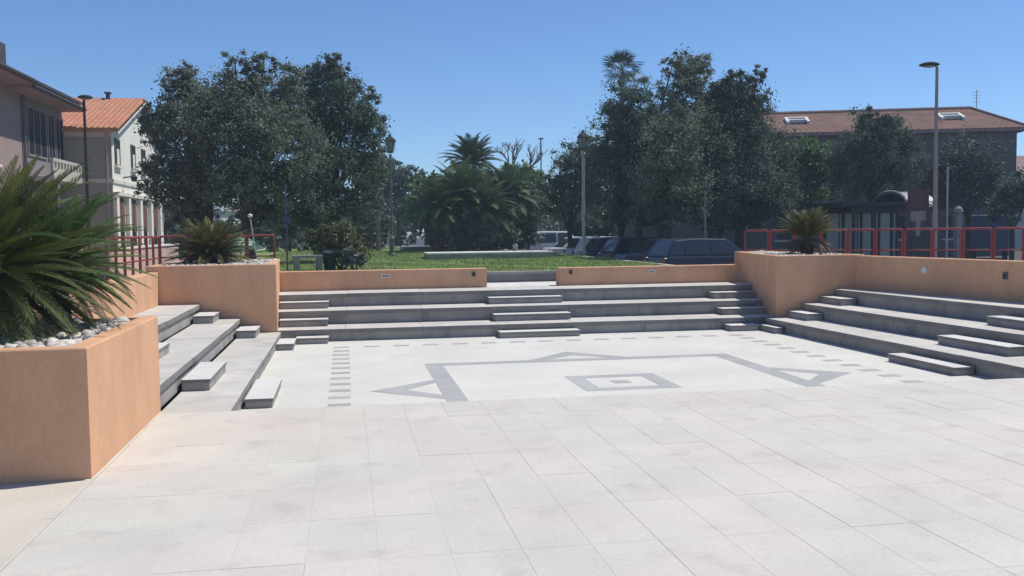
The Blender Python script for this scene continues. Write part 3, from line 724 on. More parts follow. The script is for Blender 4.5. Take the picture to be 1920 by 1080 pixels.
# ------------------------------------------------------------------ feather leaves: cycads and palms
def frond_mesh(name, L, arch, pairs, ll, lw, mm, seed, vee=.5, start=.12, droop_leaf=.15):
    """one pinnate leaf growing along +x and arching down; rachis plus leaflets in one mesh"""
    R_ = np.random.default_rng(seed); n = 22
    s_ = np.linspace(0, 1, n); ang = arch[0]+(arch[1]-arch[0])*s_**1.3
    dx, dz = np.cos(ang)*L/(n-1), np.sin(ang)*L/(n-1)
    X = np.concatenate([[0], np.cumsum(dx[:-1])]); Z = np.concatenate([[0], np.cumsum(dz[:-1])])
    twist = R_.normal(0, .03)
    Yc = np.cumsum(np.full(n, twist))*L/(n)*.5
    V = []; F = []
    rad = .012*L*(1-s_*.85)
    for i in range(n):   # diamond rachis
        V += [(X[i], Yc[i]-rad[i], Z[i]), (X[i], Yc[i], Z[i]+rad[i]), (X[i], Yc[i]+rad[i], Z[i]), (X[i], Yc[i], Z[i]-rad[i])]
    for i in range(n-1):
        for j in range(4): k = (j+1) % 4; F.append((i*4+j, i*4+k, i*4+4+k, i*4+4+j))
    T = [1.35]*len(F)
    for q in range(pairs):
        t = start+(1-start)*(q+.5)/pairs; px = np.interp(t, s_, X); pz = np.interp(t, s_, Z); py = np.interp(t, s_, Yc); a = np.interp(t, s_, ang)
        prof = math.sin(math.pi*min(1, max(.06, (t-start)/(1-start)))**.75)*.8+.2
        for sd in (-1, 1):
            le = ll*prof*R_.uniform(.85, 1.1); fw_ = math.radians(38+24*(t)+R_.uniform(-5, 5))
            # leaflet direction: forward along the rachis, sideways, and up by the vee
            tx, tz = math.cos(a), math.sin(a); nx, nz = -math.sin(a), math.cos(a)
            d = np.array([tx*math.sin(fw_)+nx*vee*math.cos(fw_), sd*math.cos(fw_), tz*math.sin(fw_)+nz*vee*math.cos(fw_)])
            d /= np.linalg.norm(d); w = np.array([tx, 0, tz])*lw*.5
            p0 = np.array([px, py, pz]); p1 = p0+d*le*.55; p2 = p0+d*le+np.array([0, 0, -droop_leaf*le])
            b0 = len(V); V += [tuple(p0-w*.6), tuple(p0+w*.6), tuple(p1+w), tuple(p1-w), tuple(p2)]
            F += [(b0, b0+1, b0+2, b0+3), (b0+3, b0+2, b0+4, b0+4)]
            v_ = R_.uniform(.8, 1.2); T += [v_, v_]
    me = bpy.data.meshes.new(name); me.from_pydata(V, [], [f if f[2] != f[3] else f[:3] for f in F]); me.materials.append(mm)
    a_ = me.attributes.new('tint', 'FLOAT', 'FACE'); a_.data.foreach_set('value', np.array(T, dtype=np.float32))
    return me

def cycad(label, base, trunk_h, trunk_r, L, n, mm, seed, dry=10, lo=-25, hi=80, pairs=46, ll=.17, group='cycads growing in the orange planters', lw=.075, dl=(-42, -2)):
    rg = random.Random(seed)
    root = empty('cycad', base, label=label, cat='cycad', group=group)
    q = MB(); prof = []
    k = 9
    for i in range(k*2):
        t = i/(k*2-1); prof.append((trunk_r*(1.05-.25*t)*(1.0+(.12 if i % 2 else -.04)), t*trunk_h))
    prof.append((trunk_r*.4, trunk_h+.1)); q.lathe((0, 0, -.02), prof, 14); q.build('trunk', M['palm_trunk'], root)
    mes = [frond_mesh('frond', L, (math.radians(a0), math.radians(a1)), pairs, ll, ll*lw, mm, seed*10+i) for i, (a0, a1) in
           enumerate(((8, -34), (4, -24), (10, -44), (2, -15)))]
    dmes = [frond_mesh('frond', L*.85, (math.radians(0), math.radians(-50)), int(pairs*.7), ll*.8, ll*lw, M['cycad_dry'], seed*10+7+i, vee=.1) for i in range(2)]
    for i in range(n):
        e = math.radians(lo+(hi-lo)*((i+.5)/n)**1.1+rg.uniform(-6, 6)); a = i*2.39996+rg.uniform(-.2, .2)
        s_ = rg.uniform(.85, 1.1)*(0.8 if e > 1.2 else 1)
        inst('frond', rg.choice(mes), root, (math.cos(a)*trunk_r*.3, math.sin(a)*trunk_r*.3, trunk_h+.03*math.sin(e)), (rg.uniform(-.25, .25), -e, a), (s_,)*3)
    for i in range(dry):
        a = i*2.39996*1.3+.4; e = math.radians(rg.uniform(*dl))
        inst('frond', rg.choice(dmes), root, (0, 0, trunk_h*.85), (rg.uniform(-.4, .4), -e, a), (rg.uniform(.8, 1),)*3, label='dry brown drooping frond')
    return root
cycad('big green cycad with arching feathery fronds in the foreground planter', (-3.36, 9.7, 1.02), .62, .21, 1.34, 170, M['cycad'], 3, dry=90, lo=-34, hi=66, pairs=72, ll=.19, dl=(-45, 8))
cycad('lighter green cycad further back in the foreground planter', (-2.95, 10.6, 1.02), .66, .14, .92, 100, M['cycad_light'], 4, dry=30, lo=-20, hi=70, pairs=56, ll=.16)
cycad('olive green cycad with stiff upright fronds on the planter by the white house', (-2.87, 21.7, 1.31), .20, .15, .98, 120, M['cycad_olive'], 5, dry=50, lo=-5, hi=80, pairs=40, ll=.16, lw=.11, dl=(-12, 14))
cycad('grey green cycad with a skirt of dry fronds on the corner planter', (10.76, 21.5, 1.30), .42, .15, .78, 110, M['cycad_olive'], 6, dry=90, lo=18, hi=84, pairs=36, ll=.15, lw=.11, dl=(-20, 16))

def palm(label, base, trunk_h, trunk_r, L, n, seed, dry=26, lo=-35, hi=80, group='feather palms clumped on the lawn', pairs=64, ll=.55):
    rg = random.Random(seed); root = empty('palm_tree', base, label=label, cat='palm tree', group=group)
    q = MB(); prof = []
    for i in range(22):
        t = i/21; prof.append((trunk_r*(1.1-.2*t)*(1+(.08 if i % 2 else -.05)), t*trunk_h))
    q.lathe((0, 0, -.1), prof, 14); q.build('trunk', M['palm_trunk'], root)
    mes = [frond_mesh('frond', L, (math.radians(a0), math.radians(a1)), pairs, ll, ll*.075, M['palm'], seed*10+i, vee=.3) for i, (a0, a1) in enumerate(((12, -46), (8, -34), (14, -60)))]
    dm = [frond_mesh('frond', L*.8, (math.radians(-5), math.radians(-75)), int(pairs*.6), ll*.7, ll*.11, M['palm_dry'], seed*10+8, vee=.05)]
    for i in range(n):
        e = math.radians(lo+(hi-lo)*((i+.5)/n)+rg.uniform(-7, 7)); a = i*2.39996+rg.uniform(-.2, .2); s_ = rg.uniform(.85, 1.08)
        inst('frond', rg.choice(mes), root, (0, 0, trunk_h), (rg.uniform(-.3, .3), -e, a), (s_,)*3)
    for i in range(dry):
        a = i*2.39996*1.7; e = math.radians(rg.uniform(-70, -28))
        inst('frond', dm[0], root, (0, 0, trunk_h*.97), (rg.uniform(-.4, .4), -e, a), (rg.uniform(.75, 1),)*3, label='dead brown frond hanging down')
    return root
def palm_at(label, px, py, y, tr, L, n, seed, gz=UP, **kw):
    p = at(px, py, y); return palm(label, (p.x, y, gz), p.z-gz, tr, L, n, seed, **kw)
palm_at('tallest feather palm, its crown standing clear against the sky', 884, 308, 58, .34, 2.0, 66, 71, dry=20, lo=-10)
palm_at('low feather palm spreading in front of the tallest palm', 866, 376, 52, .36, 2.5, 70, 72, dry=44)
palm_at('feather palm at the bare tree side of the palm clump', 952, 374, 54, .32, 2.3, 64, 73, dry=40)
palm_at('small feather palm at the lantern side of the palm clump', 822, 394, 51, .28, 1.9, 56, 74, dry=34)
palm_at('short bushy palm in the dark middle of the clump', 910, 396, 51.5, .3, 2.1, 60, 75, dry=44)
# undergrowth beneath the palms
lob = [pl(850, 440, 45, 36, 51.5), pl(900, 440, 45, 36, 51.5), pl(945, 445, 30, 28, 52), pl(985, 440, 30, 34, 54), pl(880, 405, 60, 30, 52.5), pl(830, 435, 30, 36, 51), pl(920, 400, 50, 34, 53), pl(985, 400, 32, 48, 55), pl(870, 350, 46, 34, 54), pl(925, 355, 40, 34, 55), pl(965, 360, 34, 34, 56), pl(820, 375, 30, 36, 54)]
V, F, T = crown(lob, 60000, .22, 60, 55, .35)
o = inst('bush', np_mesh('foliage', V, F, M['oak_dark'], T)); tag(o, 'dark dense undergrowth at the foot of the palm clump', 'bush')

# lone fan palm rising above the evergreens
def fan_palm():
    p = at(1166, 133, 74); root = empty('fan_palm', (p.x, 74, STREET), label='lone tall fan palm rising above the evergreen trees', cat='palm tree'); hgt = p.z-STREET
    q = MB(); q.lathe((0, 0, -.1), [(.26-.1*i/16+(.015 if i % 2 else 0), hgt*i/16) for i in range(17)], 12); q.build('trunk', M['palm_trunk'], root)
    q = MB()
    for s_ in range(13):   # segments of one fan
        a = math.radians(-78+156*s_/12); l = 1.15*(1-.15*abs(a)/1.4)
        a0, a1 = a-.085, a+.085
        bx = .75
        q.add([(bx, 0, 0), (bx+l*.6*math.cos(a0), l*.6*math.sin(a0), .03*(-1)**s_), (bx+l*math.cos(a), l*math.sin(a), -.22), (bx+l*.6*math.cos(a1), l*.6*math.sin(a1), .03*(-1)**s_)], [(0, 1, 2, 3)])
    q.tube([(0, 0, 0), (.4, 0, .06), (.75, 0, 0)], .02, 5)
    me = q.mesh('fan_leaf', M['leaf_fan'])
    for i in range(26):
        e = math.radians(-36+114*(i+.5)/26); inst('fan_leaf', me, root, (0, 0, hgt), (random.uniform(-.5, .5), -e, i*2.4), (random.uniform(.85, 1.1),)*3)
M['leaf_fan'] = mat('fan_leaf', (0.045, 0.08, 0.04), 0.5, 0.2, 0.6, 0.0, rnd=0.3)
fan_palm()

# bare tree
def bare_tree():
    y = 82; p = at(955, 300, y); base = Vector((p.x, y, STREET)); root = empty('bare_tree', base, label='leafless tree with thin forked branches beside the tallest palm', cat='tree')
    q = MB(); rg = random.Random(5)
    def grow(a, d, l, r_, lev):
        b_ = a+d*l; q.tube([a, a.lerp(b_, .5)+Vector((rg.uniform(-.06, .06), 0, 0)), b_], [r_, r_*.85, r_*.7], 6)
        if lev == 0: return
        for k in range(3 if lev > 1 else 2):
            dd = (d+Vector((rg.uniform(-.75, .75), rg.uniform(-.6, .6), rg.uniform(-.05, .5)))).normalized(); grow(b_, dd, l*rg.uniform(.6, .8), r_*.62, lev-1)
    q.tube([(0, 0, -.1), (0, 0, 5.2)], [.17, .12], 8)
    grow(Vector((0, 0, 5.0)), Vector((.1, 0, 1)).normalized(), 1.6, .15, 4)
    grow(Vector((0, 0, 4.6)), Vector((.75, .1, 1)).normalized(), 1.8, .12, 4)
    q.build('trunk', M['deadwood'], root)
bare_tree()
# slender trunks in the row behind the iron lantern
for i, (px, y, py_top, lab) in enumerate(((708, 56, 285, 'slender pale tree with a narrow crown, the one closest to the iron lantern'), (695, 63, 300, 'slender pale tree with a narrow crown, next but one to the iron lantern'), (686, 70, 312, 'slender pale tree with a narrow crown, farthest from the iron lantern'))):
    p = at(px, 400, y); tp = at(px, py_top, y)
    root = empty('slender_tree', (p.x, y, UP), label=lab, cat='tree', group='slender trees in a row on the lawn')
    q = MB(); q.tube([(0, 0, -.1), (.03, 0, (tp.z-UP)*.5), (0, 0, tp.z-UP)], [.12, .09, .06], 8); q.build('trunk', M['deadwood'], root)
    V, F, T = crown([((0, 0, tp.z-UP-.6), (.8, .8, 1.0)), ((.5, 0, tp.z-UP-1.4), (.6, .6, .6))], 2500, .22, 40, 80+i); inst('crown', np_mesh('crown', V, F, M['leaf_grey'], T), root)

# ------------------------------------------------------------------ lamp posts
def lantern(label, px, py_top, y, gz, mm, r_=.055, k=1.0, head=True):
    p = at(px, py_top, y); H_ = p.z-gz
    root = empty('lamp_post', (p.x, y, gz), label=label, cat='lamp post', group='lantern lamp posts along the lawn')
    q = MB(); q.lathe((0, 0, -.03), [(.17*k, 0), (.17*k, .12), (.12*k, .2), (.10*k, .75), (.13*k, .8), (.13*k, .86), (r_*1.2, .95), (r_, 1.1), (r_*.8, H_-1.05*k), (r_*1.5, H_-1.02*k), (r_*.9, H_-.95*k), (.09*k, H_-.9*k)], 12)
    q.build('pole', mm, root, smooth=False)
    hd = MB(); z = H_-.88*k
    hd.lathe((0, 0, z), [(.09*k, 0), (.16*k, .03), (.16*k, .05)], 6)
    for j in range(6):
        a = j*math.pi/3; hd.tube([(.15*k*math.cos(a), .15*k*math.sin(a), z+.04), (.24*k*math.cos(a), .24*k*math.sin(a), z+.52*k)], .014, 5)
    hd.lathe((0, 0, z+.52*k), [(.27*k, 0), (.28*k, .03), (.17*k, .16*k), (.07*k, .22*k), (.06*k, .27*k), (.015, .36*k)], 6)
    h = hd.build('lantern_head', M['pole_dark'], root)
    g = MB(); g.lathe((0, 0, z+.05), [(.13*k, 0), (.215*k, .465*k)], 6); g.build('glass', M['lamp_glass'], h)
    return root
lantern('dark iron lantern post on the lawn beside the evergreen trees', 731, 250, 44, UP, M['pole_iron'], .055, 1.0)
lantern('lantern on a pale pole in front of the white cars', 1093, 243, 39.5, STREET, M['pole_grey'], .075, .95)
lantern('lantern post hidden in the crown above the dark cars', 1322, 326, 33.2, STREET, M['pole_mid'], .04, .65)
def street_lamp(label, px, py, y, gz, mm_lo, mm_hi, arm, head=(.5, .22, .09), split=.55, r_=.06):
    p = at(px, py, y); H_ = p.z-gz; root = empty('street_lamp', (p.x, y, gz), label=label, cat='street lamp', group='tall street lamps')
    q = MB(); q.tube([(0, 0, -.05), (0, 0, H_*split)], [r_*1.25, r_], 12); q.build('lower_pole', mm_lo, root)
    q = MB(); q.tube([(0, 0, H_*split), (0, 0, H_-.08), (arm*.12, 0, H_), (arm*.3, 0, H_+.02)], [r_*.95, r_*.7, r_*.6, r_*.5], 10); q.build('upper_pole', mm_hi, root)
    q = MB(); hx = arm
    q.lathe((hx*.45, 0, H_-.05), [(head[0]*.30, 0), (head[0]*.50, .025), (head[0]*.48, .06), (head[0]*.28, .10), (.03, .115)], 14)
    hd = q.build('lamp_head', M['pole_dark'], root)
    q = MB(); q.lathe((hx*.45, 0, H_-.085), [(head[0]*.1, 0), (head[0]*.27, .02), (head[0]*.28, .034)], 12); q.build('lens', M['lamp_glass'], hd)
street_lamp('tall street lamp on a grey pole in front of the brown roofed house', 1757, 121, 24, UP, M['pole_mid'], M['pole_mid'], -.5, (.52, .2, .1), .45, .055)
street_lamp('dark street lamp standing against the corner of the white house', 157, 182, 30, STREET, M['pole_dark'], M['pole_dark'], .10, (.42, .2, .1), .5, .05)
street_lamp('distant street lamp standing alone against the sky', 1014, 260, 80, STREET, M['pole_grey'], M['pole_dark'], 0.02, (.5, .2, .1), .6, .06)

# blue pole with a small sign
p = at(535, 345, 29.5); root = empty('sign_post', (p.x, 29.5, UP), label='thin blue post with a small dark plate in front of the trees', cat='sign post')
q = MB(); q.tube([(0, 0, -.05), (0, 0, p.z-UP)], .024, 8); q.build('pole', M['blue_paint'], root)
q = MB(); q.box(-.10, .14, -.04, -.028, 1.45, 1.60); q.build('plate', M['blue_paint'], root)
# stone bench
c_ = at(577, 492, 28.5); root = empty('stone_bench', (c_.x, 28.5, UP), .15, label='small pale stone bench on the lawn edge by the blue post', cat='bench')
q = MB(); q.box(-.42, .42, -.2, .2, .40, .48, .01); q.build('seat', M['stone_bench'], root)
for sx in (-.32, .32): q = MB(); q.box(sx-.07, sx+.07, -.16, .16, -.02, .40); q.build('leg', M['stone_bench'], root)
# litter bin beside bench
root = empty('litter_bin', (c_.x+.62, 28.8, UP), label='dark round litter bin beside the small stone bench', cat='litter bin')
q = MB(); q.lathe((0, 0, 0), [(.16, 0), (.19, .5), (.20, .52)], 14); q.build('body', M['pole_dark'], root)
q = MB(); q.lathe((0, 0, .525), [(.205, 0), (.205, .04), (.12, .09)], 14); q.build('lid', M['pole_grey'], root)
# market parasol, pale green
c_ = at(450, 436, 33); root = empty('parasol', (c_.x, 33, UP), label='pale green parasol half hidden behind the olive cycad', cat='parasol'); zt = c_.z-UP
q = MB(); q.tube([(0, 0, -.02), (0, 0, zt)], .025, 8); q.build('pole', M['pole_grey'], root)
q = MB(); n = 8; vs = [(0, 0, zt)]
for j in range(n): a = 2*math.pi*j/n; vs += [(.62*math.cos(a), .62*math.sin(a), zt-.42)]
for j in range(n): a = 2*math.pi*j/n; vs += [(.60*math.cos(a), .60*math.sin(a), zt-.55)]
q.add(vs, [(0, 1+j, 1+(j+1) % n) for j in range(n)]+[(1+j, 1+n+j, 1+n+(j+1) % n, 1+(j+1) % n) for j in range(n)]); q.build('canopy', M['green_cloth'], root)
# globe light post leaning beside the railing
p = at(469, 404, 30); root = empty('globe_lamp', (p.x, 30, UP), label='small white globe lamp on a thin leaning pole behind the olive cycad', cat='garden lamp')
q = MB(); q.tube([(.25, 0, -.02), (.12, 0, .6), (0, 0, p.z-UP-.1)], .022, 8); q.build('pole', M['pole_grey'], root)
q = MB(); q.lathe((0, 0, p.z-UP-.07), [(.025, 0), (.06, .02), (.075, .06), (.06, .10), (.015, .12)], 14); q.build('globe', M['trim'], root, smooth=True)

# low stone borders on the lawn
def border(label, x0, x1, y, h, dep=.45):
    root = empty('stone_border', (0, 0, 0), label=label, cat='stone border'); n = max(2, round((x1-x0)/1.0)); d = (x1-x0)/n
    for i in range(n):
        q = MB(); q.box(x0+d*i+.006, x0+d*(i+1)-.006, y, y+dep, UP-.05, UP+h-.06); q.build('block', M['riser'], root)
        q = MB(); q.box(x0+d*i+.004, x0+d*(i+1)-.004, y-.03, y+dep+.03, UP+h-.06, UP+h, .008); q.build('coping', M['step'], root)
border('long low stone border across the lawn in front of the palm clump', 3.1, 8.1, 37.6, .27, 2.0)
border('shorter low stone border farther back between lantern and palms', 3.1, 5.2, 54.5, .28, 2.5)
for px, lab in ((947, 'pale short bollard near the middle of the long stone border'), (966, 'taller pale bollard by the long stone border on the parked car side')):
    p = at(px, 466 if px < 950 else 456, 39); root = empty('bollard', (p.x, 39, UP), label=lab, cat='bollard')
    q = MB(); q.lathe((0, 0, -.02), [(.10, 0), (.10, p.z-UP-.05), (.07, p.z-UP)], 12); q.build('post', M['pale_board'], root)
    q = MB(); q.lathe((0, 0, (p.z-UP)*.75), [(.103, 0), (.103, .05)], 12); q.build('band', M['pole_grey'], root)

# ------------------------------------------------------------------ parked cars
def car(label, loc, rz, mm, kind='hatch', group='cars parked in a row beside the lawn'):
    root = empty('parked_car', loc, rz, label=label, cat='car', group=group)
    L_, W_, z0 = 4.1, 1.74, .22
    if kind == 'hatch': belt, roof = .88, 1.47; cab = [(-1.95, belt), (-1.60, roof-.06), (-.9, roof), (.25, roof-.03), (1.05, belt)]; hood = .80
    elif kind == 'suv': belt, roof = 1.02, 1.72; cab = [(-2.0, belt), (-1.85, roof-.06), (-1.0, roof), (.35, roof-.03), (1.0, belt)]; hood = .98; z0 = .28
    else: belt, roof = .88, 1.43; cab = [(-1.55, belt), (-.95, roof-.05), (-.5, roof), (.3, roof-.03), (1.1, belt)]; hood = .82; L_ = 4.4
    hx = L_/2
    prof = [(-hx+.05, z0), (-hx, z0+.2), (-hx+.03, belt-.1), (-hx+.16, belt), (1.05, belt), (hx-.55, hood), (hx-.12, hood-.12), (hx, z0+.28), (hx-.06, z0)]
    def lowhw(z): return W_/2*(1-.05*abs(z-.62)/.4)
    q = MB(); n = len(prof)
    vs = [(x, lowhw(z), z) for x, z in prof]+[(x, -lowhw(z), z) for x, z in prof]
    fs = [tuple(reversed(range(n))), tuple(n+i for i in range(n))]+[(i, (i+1) % n, n+(i+1) % n, n+i) for i in range(n)]
    q.add(vs, fs); body = q.build('body', mm, root)
    bv = body.modifiers.new('edge', 'BEVEL'); bv.width = .05; bv.segments = 2; bv.limit_method = 'ANGLE'
    q = MB(); n = len(cab); hw = lambda z: W_/2*.94-(z-belt)*.28
    vs = [(x, hw(z), z-.01) for x, z in cab]+[(x, -hw(z), z-.01) for x, z in cab]
    q.add(vs, [tuple(reversed(range(n))), tuple(n+i for i in range(n))]+[(i, (i+1) % n, n+(i+1) % n, n+i) for i in range(n)])
    cabin = q.build('cabin', mm, root); bv = cabin.modifiers.new('edge', 'BEVEL'); bv.width = .04; bv.segments = 2; bv.limit_method = 'ANGLE'
    def lerp(a, b_, t): return (a[0]+(b_[0]-a[0])*t, a[1]+(b_[1]-a[1])*t)
    def cross_glass(nm_, a, b_):
        P = lerp(a, b_, .08); Q = lerp(a, b_, .90); e = .012
        d = Vector((b_[0]-a[0], 0, b_[1]-a[1])).normalized(); nn = Vector((-d.z, 0, d.x))
        if nn.z < 0: nn = -nn
        q = MB(); vs = []
        for (x, z) in (P, Q):
            for s_ in (1, -1): vs.append(Vector((x, s_*(hw(z)-.09), z-.01))+nn*e)
        q.add(vs, [(0, 1, 3, 2)]); q.build(nm_, M['car_glass'], root)
    cross_glass('windscreen', cab[4], cab[3]); cross_glass('rear_window', cab[0], cab[1])
    for s_ in (1, -1):
        for (xa, xb) in ((-1.35 if kind != 'saloon' else -1.0, -.42), (-.34, .62)):
            zt = roof-.12; zb = belt+.04
            ta = xa+.12 if xa < -.5 else xa; tb = xb if xb < 0 else xb-.35
            q = MB(); q.add([(xa, s_*(hw(zb)+.012), zb), (xb, s_*(hw(zb)+.012), zb), (tb, s_*(hw(zt)+.012), zt), (ta, s_*(hw(zt)+.012), zt)], [(0, 1, 2, 3)]); q.build('side_window', M['car_glass'], root)
        q = MB(); q.box(.72, .86, s_*.90-.06, s_*.90+.06, belt-.02, belt+.10, .02); q.build('wing_mirror', mm, root)
        q = MB(); q.box(hx-.30, hx-.045, s_*.62-.15, s_*.62+.15, hood-.24, hood-.10, .02); q.build('headlight', M['lens'], root)
        q = MB(); q.box(-hx+.0, -hx+.10, s_*.70-.10, s_*.70+.10, belt-.28, belt-.05, .02); q.build('tail_light', M['red_lens'], root)
        for wx in (-hx+.78, hx-.80):
            q = MB(); yo = s_*(W_/2-.10)
            prf = [(.20, -.1), (.30, -.1), (.325, -.06), (.325, .06), (.30, .1), (.20, .1)]; k = 18; vs = []
            for r_, t in prf:
                for j in range(k): a = 2*math.pi*j/k; vs.append((wx+r_*math.cos(a), yo+t, .325+r_*math.sin(a)))
            fs = [(i*k+j, i*k+(j+1) % k, (i+1)*k+(j+1) % k, (i+1)*k+j) for i in range(5) for j in range(k)]
            q.add(vs, fs); wh = q.build('wheel', M['tyre'], root)
            q = MB(); q.tube([(wx, yo+s_*.05, .325), (wx, yo+s_*.085, .325), (wx, yo+s_*.095, .325)], [.205, .2, .08], 14); q.build('rim', M['rim'], wh)
    q = MB(); q.box(hx-.02, hx+.015, -.26, .26, z0+.12, z0+.23); q.build('number_plate', M['plate'], root)
    q = MB(); q.box(hx-.09, hx+.004, -.5, .5, z0+.26, z0+.38, .01); q.build('grille', M['tyre'], root)
    return root
PI = math.pi
cars = [(31.2, 'car_navy', 'hatch', 'dark navy hatchback, the car closest to the corner planter'), (34.4, 'car_slate', 'saloon', 'slate blue saloon car beside the forked tree trunk'),
        (37.6, 'car_black', 'hatch', 'black hatchback between the slate saloon and the violet blue car'), (40.6, 'car_violet', 'hatch', 'violet blue hatchback beside the pale lantern pole'),
        (44.2, 'car_white', 'hatch', 'white hatchback behind the pale lantern pole'), (48.2, 'car_silver', 'saloon', 'silver grey saloon between the two white cars'), (54.5, 'car_white', 'suv', 'tall white car at the palm end of the parked row')]
for y, c, k, lab in cars: car(lab, (12.15+random.uniform(-.15, .15), y, STREET), random.uniform(-.06, .06)+.1, M[c], k)
# blue van behind the railing
p = at(1858, 425, 27.5)
def van():
    root = empty('parked_van', (at(1856, 400, 44).x+1.0, 45.4, STREET), .944, label='blue box van parked far behind the red railing', cat='van')
    q = MB(); q.box(-1.5, 1.0, -.85, .85, .45, 2.28, .05); q.build('cargo_box', M['blue_paint'], root)
    q = MB(); q.prism([(1.02, -.82), (2.0, -.78), (2.0, .78), (1.02, .82)], .4, 1.75, .08); q.build('cab', M['blue_paint'], root)
    q = MB(); q.box(1.99, 2.02, -.7, .7, 1.05, 1.6); q.build('windscreen', M['win'], root)
    for s_ in (-1, 1):
        q = MB(); q.box(1.15, 1.8, s_*.80-.03, s_*.80+.03, 1.05, 1.55); q.build('side_window', M['car_glass'], root)
        for wx in (-.9, 1.5):
            q = MB(); q.tube([(wx, s_*.62, .33), (wx, s_*.84, .33)], .33, 18); w = q.build('wheel', M['tyre'], root)
            q = MB(); q.tube([(wx, s_*.84, .33), (wx, s_*.86, .33)], .19, 14); q.build('rim', M['rim'], w)
van()

# ------------------------------------------------------------------ bus shelter and things around it
def shelter():
    y0, y1 = 30.6, 32.6; xa, xb = 17.0, 19.8
    root = empty('bus_shelter', (xa, y0, STREET), label='bus shelter with dark frame, glazed back and curved pale roof', cat='bus shelter'); root.location = (0, 0, 0)
    for i in range(5):
        x = xa+(xb-xa)*i/4
        for y in (y0, y1): q = MB(); q.box(x-.04, x+.04, y-.04, y+.04, STREET-.02, 2.62); q.build('post', M['frame'], root)
    for i in range(4):
        x0 = xa+(xb-xa)*i/4+.05; x1 = xa+(xb-xa)*(i+1)/4-.05
        q = MB(); q.box(x0, x1, y1-.012, y1+.012, STREET+.35, 2.45); q.build('glass_panel', M['panel_glass'], root)
        q = MB(); q.tube([(x0+.5, y1-.02, STREET+.35), (x0+.5, y1-.02, 2.45)], .018, 6); q.build('glazing_bar', M['frame'], root)
    for yb_ in (y0, y1): q = MB(); q.box(xa-.1, xb+.1, yb_-.06, yb_+.06, 2.45, 2.66); q.build('roof_beam', M['frame'], root)
    n = 10; q = MB(); vs = []
    cy_, rx_, rz_ = (y0+y1)/2, (y1-y0)/2+.12, .52
    for x in (xa+1.9, xb+.15):
        for k in range(n+1): a = math.pi*k/n; vs.append((x, cy_-rx_*math.cos(a), 2.66+rz_*math.sin(a)))
        for k in range(n+1): a = math.pi*k/n; vs.append((x, cy_-(rx_-.04)*math.cos(a), 2.64+(rz_-.04)*math.sin(a)))
    m_ = 2*(n+1); fs = []
    for k in range(n):
        fs += [(k, m_+k, m_+k+1, k+1), (n+1+k, n+2+k, m_+n+2+k, m_+n+1+k), (k, k+1, n+2+k, n+1+k), (m_+k, m_+n+1+k, m_+n+2+k, m_+k+1)]
    q.add(vs, fs); rf = q.build('curved_roof', M['poly'], root)
    q = MB(); pts = [(xa+1.9, cy_-rx_*math.cos(math.pi*k/n), 2.67+rz_*math.sin(math.pi*k/n)) for k in range(n+1)]; q.tube(pts, .05, 6); q.build('roof_rim', M['pale_board'], rf)
    q = MB(); q.add([(xa+1.93, cy_-(rx_-.05)*math.cos(math.pi*k/n), 2.66+(rz_-.05)*math.sin(math.pi*k/n)) for k in range(n+1)], [tuple(range(n+1))]); q.build('roof_gable', M['frame'], rf)
    q = MB(); q.box(xa-.6, xa+1.85, y0-.3, y1+.2, 2.67, 2.80); q.build('flat_roof', M['frame'], root)
    q = MB(); q.box(xa+.3, xb-.6, y1-.5, y1-.15, STREET+.42, STREET+.48); q.build('bench', M['pole_grey'], root)
shelter()
# brown information board
p = at(1722, 352, 27); root = empty('information_board', (p.x, 27, STREET), -.35, label='brown information board with a pale lower panel in front of the bus shelter', cat='notice board'); h_ = p.z-STREET
for sx in (-.26, .26): q = MB(); q.box(sx-.04, sx+.04, -.04, .04, -.02, h_); q.build('post', M['brown_board'], root)
q = MB(); q.box(-.22, .22, -.03, .03, h_-.68, h_-.02); q.build('board', M['brown_board'], root)
q = MB(); q.box(-.22, .22, -.035, .025, h_-1.0, h_-.70); q.box(-.06, .06, -.035, .025, h_-1.45, h_-1.0); q.build('panel', M['pale_board'], root)
# globe lamp, thin pole, pale post
p = at(1742, 384, 27.5); root = empty('globe_lamp', (p.x, 27.5, STREET), label='white globe lamp on a dark post beside the tall grey street lamp', cat='garden lamp'); h_ = p.z-STREET
q = MB(); q.tube([(0, 0, -.02), (0, 0, h_-.07)], .045, 8); q.build('pole', M['frame'], root)
q = MB(); q.lathe((0, 0, h_-.08), [(.03, 0), (.08, .03), (.10, .08), (.08, .14), (.02, .165)], 14); q.build('globe', M['trim'], root, smooth=True)
p = at(1777, 312, 29); root = empty('pole', (p.x, 29, STREET), label='thin pale pole behind the railing beside the tall street lamp', cat='pole'); h_ = p.z-STREET
q = MB(); q.tube([(0, 0, -.02), (0, 0, h_)], [.04, .03], 8); q.build('shaft', M['pole_grey'], root)
q = MB(); q.lathe((0, 0, h_), [(.05, 0), (.05, .05), (.02, .08)], 10); q.build('cap', M['pole_dark'], root)
p = at(1797, 386, 28); root = empty('pillar', (p.x, 28, STREET), label='pale square pillar with a rounded cap behind the railing', cat='pillar'); h_ = p.z-STREET
q = MB(); q.box(-.10, .10, -.10, .10, -.02, h_-.25); q.build('shaft', M['pale_board'], root)
q = MB(); q.lathe((0, 0, h_-.25), [(.08, 0), (.14, .06), (.12, .16), (.04, .25)], 12); q.build('cap', M['pale_board'], root)

